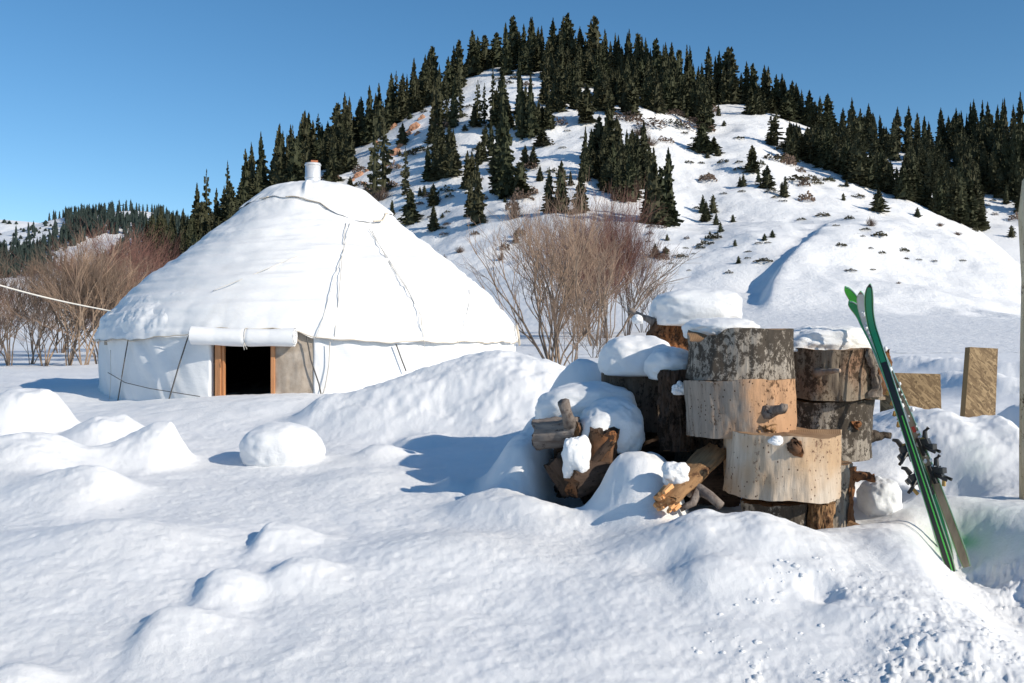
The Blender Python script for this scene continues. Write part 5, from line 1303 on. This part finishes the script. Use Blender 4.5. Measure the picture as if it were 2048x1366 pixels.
SH = [ # x, y of base, width, height, kind
 (1377,326,22,9),(1402,327,14,7),(1432,312,12,8),(1447,325,24,14),(1415,362,36,22,'brown'),(1478,325,16,8),(1478,340,26,10),(1483,384,16,8),(1447,388,16,7),(1392,417,16,8),(1368,268,18,9),(1385,278,14,7),(1478,278,24,10),(1530,370,40,14),(1545,385,36,14),(1552,396,22,9),(1565,403,18,7),(1590,362,46,22),(1615,362,46,20),(1635,368,24,12),(1613,402,34,26,'brown'),(1608,372,24,22,'brown'),(1657,362,26,16),(1681,374,16,8),(1642,360,20,12),(1715,395,32,14),(1600,345,22,16,'brown'),(1575,330,34,32,'brown'),(1545,320,44,26),(1520,330,22,16),(1560,300,30,16),
 (1645,432,30,12),(1603,440,20,8),(1698,438,20,12),(1652,432,14,8),(1672,452,16,6),(1742,452,28,26,'dead'),(1730,460,22,9),(1757,472,32,16),(1681,492,24,12),(1725,473,12,5),(1763,472,10,5),(1808,503,22,14),(1764,507,16,9),(1740,497,14,5),(1868,523,12,7),(1812,518,12,6),(1838,520,12,6),(1925,522,14,6),(1700,542,26,8),(1745,540,14,5),(1797,567,14,5,'dead'),(1880,452,20,10,'dead'),(1915,470,24,10,'dead'),(1830,400,22,10,'brown'),
 (1525,524,40,14),(1495,517,14,6),(1458,546,18,10),(1496,504,16,5),(1517,487,16,6),(1535,486,14,5),(1412,490,38,16),(1432,478,28,22),(1420,478,22,24),(1401,497,20,12),(1365,515,24,16),(1353,513,18,8),(1370,497,14,6),(1342,527,12,5),(1387,508,10,4),(1378,541,10,4),(1326,520,26,20,'brown'),(1310,513,24,20,'brown'),(1332,505,16,12,'brown'),(1296,484,14,8),(1300,468,14,8,'brown'),(1373,478,12,8,'brown'),(1305,455,26,10,'brown'),(1325,456,20,8,'brown'),
 (1300,254,60,30,'brown'),(1340,250,46,26),(1370,258,50,26,'brown'),(1410,262,40,24,'brown'),(1425,225,30,22,'brown'),(1280,270,50,24,'dead'),(1300,290,46,24,'dead'),(1268,245,40,28,'brown'),(1330,285,34,16,'brown'),(1350,232,40,20,'brown'),(1384,245,30,16,'brown'),(1240,240,34,20,'brown'),(1225,190,34,20,'brown'),
 (1090,292,38,30),(1120,250,34,22,'brown'),(1075,242,30,24,'brown'),(1105,345,30,14),(1060,340,34,26,'brown'),(1045,400,44,30,'brown'),(1065,390,26,22,'brown'),(1030,435,44,46,'dead'),(1025,420,30,34,'brown'),(960,300,30,14),(985,330,22,10),(975,310,20,12),(960,360,16,10,'brown'),(970,400,14,12,'brown'),(838,305,46,20),(820,312,34,18),(872,300,34,24),(870,405,28,24,'brown'),(895,385,40,22),(858,395,24,14,'brown'),(900,395,24,14),(895,425,14,8),(862,435,16,8),(885,458,18,10),(890,470,22,8,'brown'),(760,400,60,38,'dead'),(740,385,30,24,'brown'),(720,345,30,20,'brown'),(690,330,22,16,'brown'),(660,360,40,20,'brown'),(722,372,30,20),(790,340,28,24,'brown'),(810,350,22,14,'brown'),(785,375,34,18,'brown'),(840,410,22,10,'brown'),(905,230,24,24,'brown'),(890,260,34,30,'brown'),(925,235,26,14),(938,215,20,10),(872,245,24,16,'brown'),(848,225,18,10),(810,225,20,10),(1000,160,22,12),(1015,168,26,16),(1030,158,26,14),(1055,172,26,14,'brown'),(1180,290,20,8),(1165,276,12,6),(1125,296,18,5),(1135,262,14,6),(1130,355,22,12),(1140,372,10,10),
 (950,470,20,12,'brown'),(895,450,18,8,'brown'),(1010,500,20,26,'brown'),(1002,520,22,24,'dead'),(1040,470,26,24),(920,505,24,20,'dead'),(955,430,24,10,'brown'),(890,520,12,14,'dead'),(905,540,12,8),
 (1985,402,14,6),(2000,396,14,7),(1975,412,12,7,'brown'),(1990,430,14,8,'brown'),(1968,425,12,6),(2030,440,24,20,'brown'),(2040,425,22,26),(1960,445,28,16),(1950,462,22,14),(1880,335,30,16,'brown'),(1862,345,34,18,'brown'),(1990,372,16,8),(1842,335,24,14,'brown'),(1810,300,26,14,'brown'),(1780,282,26,14,'brown'),(1700,290,30,18,'brown'),(1735,285,34,18,'brown'),(1790,350,22,12,'brown')]
SH = sorted(SH, key=lambda a: a[0]); cnt = {}
NAMES = {'juniper': ('juniper_shrub', 'low dark green juniper', 'juniper'), 'dead': ('bare_shrub', 'bare twiggy grey-brown shrub', 'shrub'), 'brown': ('brown_shrub', 'rusty brown shrub', 'shrub')}
def region(px, py):
    if px < 1000: return 'between yurt and thicket' if py > 330 else 'near the orange rocks'
    if px < 1240: return 'on the middle of the hill face'
    if px < 1350: return 'right of the tall spruce clump' if py > 330 else 'under the summit trees'
    if px < 1600: return 'on the snow above the gully'
    if px < 1860: return 'on the smooth snow dome at the right'
    return 'on the far right slope'
for k, s in enumerate(SH):
    kd = s[4] if len(s) > 4 else 'juniper'; h = hit(s[0], s[1], 60)
    if h is None: continue
    rg = region(s[0], s[1]); cnt[(kd, rg)] = cnt.get((kd, rg), 0) + 1
    nm, lb_, ct = NAMES[kd]; me = SHR[kd][k % len(SHR[kd])]
    o = bpy.data.objects.new(nm, me); COL.objects.link(o); w = s[2] / F * h[1] * 1.05; hh = s[3] / F * h[1] * (1.5 if kd != 'dead' else 1.2)
    o.location = (h[0], h[1], h[2] - 0.08 * hh); o.scale = (w, w, hh); o.rotation_euler = (0, 0, random.uniform(0, 6))
    tag(o, '%s %s from the left %s' % (ordn(cnt[(kd, rg)]), lb_, rg), ct, 'shrubs scattered on the snowy slopes')
# tufts too small to count
TUFT = [shrub_mesh('tuft', s, 9, 'dry_shrub', .6) for s in (31, 32, 33)]
rs = random.Random(77); spots = []
for (x0, x1, y0, y1, n) in ((825, 1000, 150, 235, 150), (940, 1100, 230, 460, 90), (1100, 1200, 240, 380, 60), (1290, 1420, 240, 330, 80), (1280, 1520, 300, 560, 110), (1550, 1900, 380, 560, 60), (700, 960, 300, 480, 110), (1440, 1600, 210, 300, 40), (1970, 2048, 360, 460, 60), (1080, 1260, 130, 250, 60), (870, 1000, 450, 540, 50)):
    for k in range(n):
        px, py = rs.uniform(x0, x1), rs.uniform(y0, y1); h = hit(px, py, 60)
        if h is None or h[1] > 500: continue
        w = rs.uniform(3, 9) / F * h[1]; spots.append((h[0], h[1], h[2], w, w * .5))
mass('dry_grass_tufts', spots, TUFT, M['dry_shrub'], 'brown dry tufts poking through the snow on the hill', 'grass')

# ------------------------------------------------------------------ orange rock outcrops
def rock(px, py, w, h, ang, seed, label):
    hh = hit(px, py, 60)
    if hh is None: return
    d = hh[1]; n1, n2 = 26, 18
    U, V_ = np.meshgrid(np.linspace(0, 2 * math.pi, n1 + 1)[:-1], np.linspace(.001, math.pi - .001, n2))
    x, y, z = np.sin(V_) * np.cos(U), np.sin(V_) * np.sin(U), np.cos(V_)
    q = lambda a: np.round(a * 2.5) / 2.5 * .6 + a * .4
    x, y, z = q(x), q(y), q(z)
    k = 1 + .28 * fbm(x * 1.7 + seed, y * 1.7, z * 1.7, 4, seed)
    X, Y, Zz = x * k * w / 2 / F * d, y * k * w / 2.2 / F * d, z * k * h / 2 / F * d
    a = math.radians(ang); X, Zz = X * math.cos(a) - Zz * math.sin(a), X * math.sin(a) + Zz * math.cos(a)
    o = mobj('rock_outcrop', mesh_np('rock_outcrop', np.stack([X.ravel(), Y.ravel(), Zz.ravel()], 1), gridq(n2, n1, True), M['rock'], False), None, (hh[0], d + .2, hh[2]))
    tag(o, label, 'rock', 'orange rock outcrops on the left of the hill')
RK = [(842,238,22,10,48,'highest orange rock rib near the ridge'),(828,256,30,14,48,'long orange slab on the upper rib'),(812,272,26,16,50,'thick orange slab in the middle of the main rib'),(834,268,16,9,45,'small orange block right of the main rib'),(786,256,24,8,52,'thin orange rib beside the tall leaning spruces'),(800,292,26,12,50,'orange slab at the lower end of the main rib'),(788,308,30,16,48,'broad orange-tan rock below the rib'),(776,330,18,8,40,'narrow orange ledge under the broad tan rock'),(717,352,26,14,42,'orange rock just above the yurt crown'),(735,342,14,10,30,'small orange rock right of the one above the yurt crown'),(705,362,12,8,30,'lowest small orange rock by the yurt crown'),(727,368,10,12,80,'upright orange stone near the yurt roof'),(876,258,12,20,75,'upright orange rock between two thin spruces'),(765,385,24,12,10,'orange rock half hidden by bare shrubs'),(882,268,14,8,20,'flat orange stone below the upright rock'),(760,288,10,30,70,'dark orange rib behind the leaning spruces')]
for k, (px, py, w, h, a, lb_) in enumerate(RK): rock(px, py, w, h, a, k + 3, lb_)

# ------------------------------------------------------------------ bare willow thickets
def bush_parts(seed, stems, height, spread, depth=4, nbs=(3, 4, 3, 3, 3), twig=3.0, trunk_r=0.035, up=0.6, rmin=0.0026):
    rs = random.Random(seed); T = MB(); C = []
    cv = []; cq = []
    def tri_tube(p, q, r0, r1, V, Q):
        t = (q - p).normalized(); a = t.orthogonal().normalized(); b = t.cross(a); k = len(V)
        for c, r in ((p, r0), (q, r1)):
            for j in range(3):
                an = j * 2.0944; V.append(tuple(c + a * (r * math.cos(an)) + b * (r * math.sin(an))))
        for j in range(3): Q.append((k + j, k + (j + 1) % 3, k + 3 + (j + 1) % 3, k + 3 + j))
    tv = []; tq = []
    def grow(p, dirv, L, r, lev):
        seg = 4 if lev < 2 else 3; pts = [p]
        for i in range(seg):
            dirv = (dirv + Vector((rs.gauss(0, .14), rs.gauss(0, .14), rs.gauss(0.05 * up, .09)))).normalized()
            q = pts[-1] + dirv * (L / seg); r2 = r * (1 - .22 * (i + 1) / seg * 1.6)
            if lev <= 1: tri_tube(pts[-1], q, r * (1 - .22 * i / seg * 1.6), r2, tv, tq)
            else: tri_tube(pts[-1], q, r * (1 - .2 * i / seg), r2, cv, cq)
            pts.append(q)
        if lev >= depth: return
        nb = nbs[min(lev, 4)]
        for b in range(nb):
            t = rs.uniform(.35, 1.0); k = min(seg - 1, int(t * seg)); bp = pts[k].lerp(pts[k + 1], t * seg - k)
            ax = Vector((rs.gauss(0, 1), rs.gauss(0, 1), rs.gauss(.35 * up, .5))).normalized(); nd = (dirv * 1.15 + ax * .62).normalized()
            grow(bp, nd, L * rs.uniform(.55, .78), max(rmin, r * .52), lev + 1)
        grow(pts[-1], dirv, L * .62, max(rmin, r * .55), lev + 1)
    for s in range(stems):
        a = rs.uniform(0, 6.283); lean = rs.uniform(.05, 1) * spread; b = Vector((math.cos(a) * .18 * spread, math.sin(a) * .18 * spread, -0.15))
        grow(b, Vector((math.cos(a) * lean, math.sin(a) * lean, 1)).normalized(), height * rs.uniform(.36, .5), trunk_r * rs.uniform(.6, 1.1), 0)
    return (np.array(tv), np.array(tq)), (np.array(cv), np.array(cq))
BP = {}
def bush_proto(key, seed, stems, height, spread, depth, stem_mat, twig_mat, **kw):
    (tv, tq), (cv, cq) = bush_parts(seed, stems, height, spread, depth, **kw)
    BP[key] = (mesh_np('stems', tv, tq, M[stem_mat], False), mesh_np('twigs', cv, cq, M[twig_mat], False), float(np.percentile(cv[:, 2], 99.7)))
bush_proto('big', 13, 10, 4.6, 0.66, 4, 'bush_stem', 'twig_tan', trunk_r=0.042, nbs=(3, 3, 2, 2, 2), up=0.9, rmin=0.0022)
bush_proto('tall_a', 5, 6, 4.6, 0.32, 4, 'bush_stem', 'twig_brown', trunk_r=0.040)
bush_proto('tall_b', 6, 5, 4.6, 0.38, 4, 'bush_stem', 'twig_tan', trunk_r=0.040)
bush_proto('red_a', 7, 12, 4.6, 0.40, 4, 'twig_brown', 'twig_red', trunk_r=0.030)
bush_proto('red_b', 8, 12, 4.6, 0.5, 4, 'twig_brown', 'twig_red', trunk_r=0.030)
bush_proto('small', 9, 7, 2.6, 0.55, 3, 'bush_stem', 'twig_tan', trunk_r=0.02)
def place_bush(key, px, yb, yt, d, wscale, label, group, name='bare_bush', cat='bush'):
    x = (px - CX) / F * d; z = float(terrain(np.array([x]), np.array([float(d)]), False)[0])
    ztop = EYE + (HY - yt) / F * d; s = max(.2, (ztop - z) / BP[key][2])
    e = empty(name, (x, d, z), label, cat, group); e.scale = (s * wscale, s * wscale, s); e.rotation_euler = (0, 0, random.uniform(0, 6.28))
    for nm, me in (('stems', BP[key][0]), ('twigs', BP[key][1])):
        o = bpy.data.objects.new(nm, me); COL.objects.link(o); o.parent = e
    return e
place_bush('big', 1112, 720, 378, 27, 1.12, 'large spreading bare willow between the yurt and the log pile', None)
place_bush('tall_b', 1150, 720, 560, 26, 1.1, 'small leaning bare tree at the right foot of the large willow', None, 'bare_tree', 'tree')
G1 = 'bare trees and bushes left of the yurt'
LB = [('tall_a', 20, 735, 500, 30, 1.0, 'leftmost bare tree at the picture edge, with brown twigs'), ('tall_b', 62, 735, 560, 32, 1.2, 'low pale-stemmed bare tree next to the leftmost one'), ('tall_b', 88, 738, 520, 30, 1.2, 'twin-trunked pale bare tree left of the rope'), ('tall_a', 136, 738, 490, 30, 1.0, 'slim dark bare tree under the middle of the rope'), ('tall_b', 168, 740, 470, 29, 1.1, 'tall tan-twigged bare tree near the yurt'), ('tall_a', 198, 740, 480, 30, .9, 'bare tree touching the left edge of the yurt'),
 ('red_a', 245, 735, 445, 36, 1.1, 'dome of red-tipped bare willow behind the yurt edge'), ('red_b', 212, 735, 462, 44, 1.2, 'red-brown willow behind the tan bare trees'), ('red_b', 120, 735, 530, 52, 1.0, 'dark red willow in the middle of the row'), ('red_b', -10, 735, 530, 45, 1.1, 'dark red willow cut by the left picture edge'), ('red_a', 280, 735, 468, 42, 1.0, 'red-tipped willow just above the yurt shoulder'),]
for a in LB: place_bush(*a, G1)
G2 = 'reddish thickets behind the large willow'
RB = [('red_a', 1215, 640, 375, 75, .75, 'tallest reddish thicket, right behind the large willow'), ('red_b', 1165, 640, 395, 80, .7, 'reddish thicket left of the tallest one'), ('red_a', 1255, 640, 400, 78, .6, 'reddish thicket right of the tallest one'), ('red_b', 1110, 640, 410, 85, .7, 'dark red thicket at the left end of the group'), ('small', 1200, 640, 440, 60, 1.2, 'pale twiggy bush inside the reddish thicket'), ('red_a', 1180, 640, 440, 90, .9, 'low far reddish thicket at the hill foot'), ('small', 1190, 720, 650, 40, 1.4, 'low reddish brush right of the willow stems'), ('small', 1290, 640, 540, 85, 1.2, 'low twiggy bush right of the thickets')]
for a in RB: place_bush(*a, G2)
rs = random.Random(5)
for k, (px, d) in enumerate(((235, 55), (265, 60))):
    place_bush('red_' + 'ab'[k % 2], px, 700, 0, d, .9, ('red_a', 'b')[0] and 'brushy red-brown willow in the second row behind the bare trees, %s in depth' % ordn(k + 1), G1).scale = (0.9, 0.9, rs.uniform(.8, 1.0))

# broken snow clods on the trampled snow at the lower right
def clod_mesh(seed):
    n1, n2 = 9, 6; U, V_ = np.meshgrid(np.linspace(0, 2 * math.pi, n1 + 1)[:-1], np.linspace(.05, math.pi - .05, n2))
    x, y, z = np.sin(V_) * np.cos(U), np.sin(V_) * np.sin(U), np.cos(V_); k = 1 + .35 * vnoise(x * 2 + seed, y * 2, z * 2, seed)
    return mesh_np('clod', np.stack([(x * k).ravel() * .5, (y * k).ravel() * .5, (z * k).ravel() * .5], 1), gridq(n2, n1, True), M['snow_cap'], True)
CL = [clod_mesh(s) for s in range(4)]; rs = random.Random(61); spots = []
while len(spots) < 170:
    px, py = rs.uniform(1380, 2060), rs.uniform(1110, 1366)
    if (px - 1380) / 500 + (py - 1110) / 500 < .35 or rs.random() > sstep(-.3, .5, vnoise(np.array([px / 60]), np.array([py / 30]), seed=4))[0]: continue
    h = hit(px, py, 2.5, 9, 900)
    if h is None: continue
    r = 0.006 + 0.022 * rs.random() ** 3; spots.append((h[0], h[1], float(terrain(np.array([h[0]]), np.array([h[1]]))[0]) - r * .12, r * 1.7, r * .9))
mass('snow_clods', spots, CL, M['snow_cap'], 'small broken snow clods on the trampled snow at the lower right', 'snow')
bpy.data.objects['snow_clods'].data.polygons.foreach_set('use_smooth', [True] * len(bpy.data.objects['snow_clods'].data.polygons))
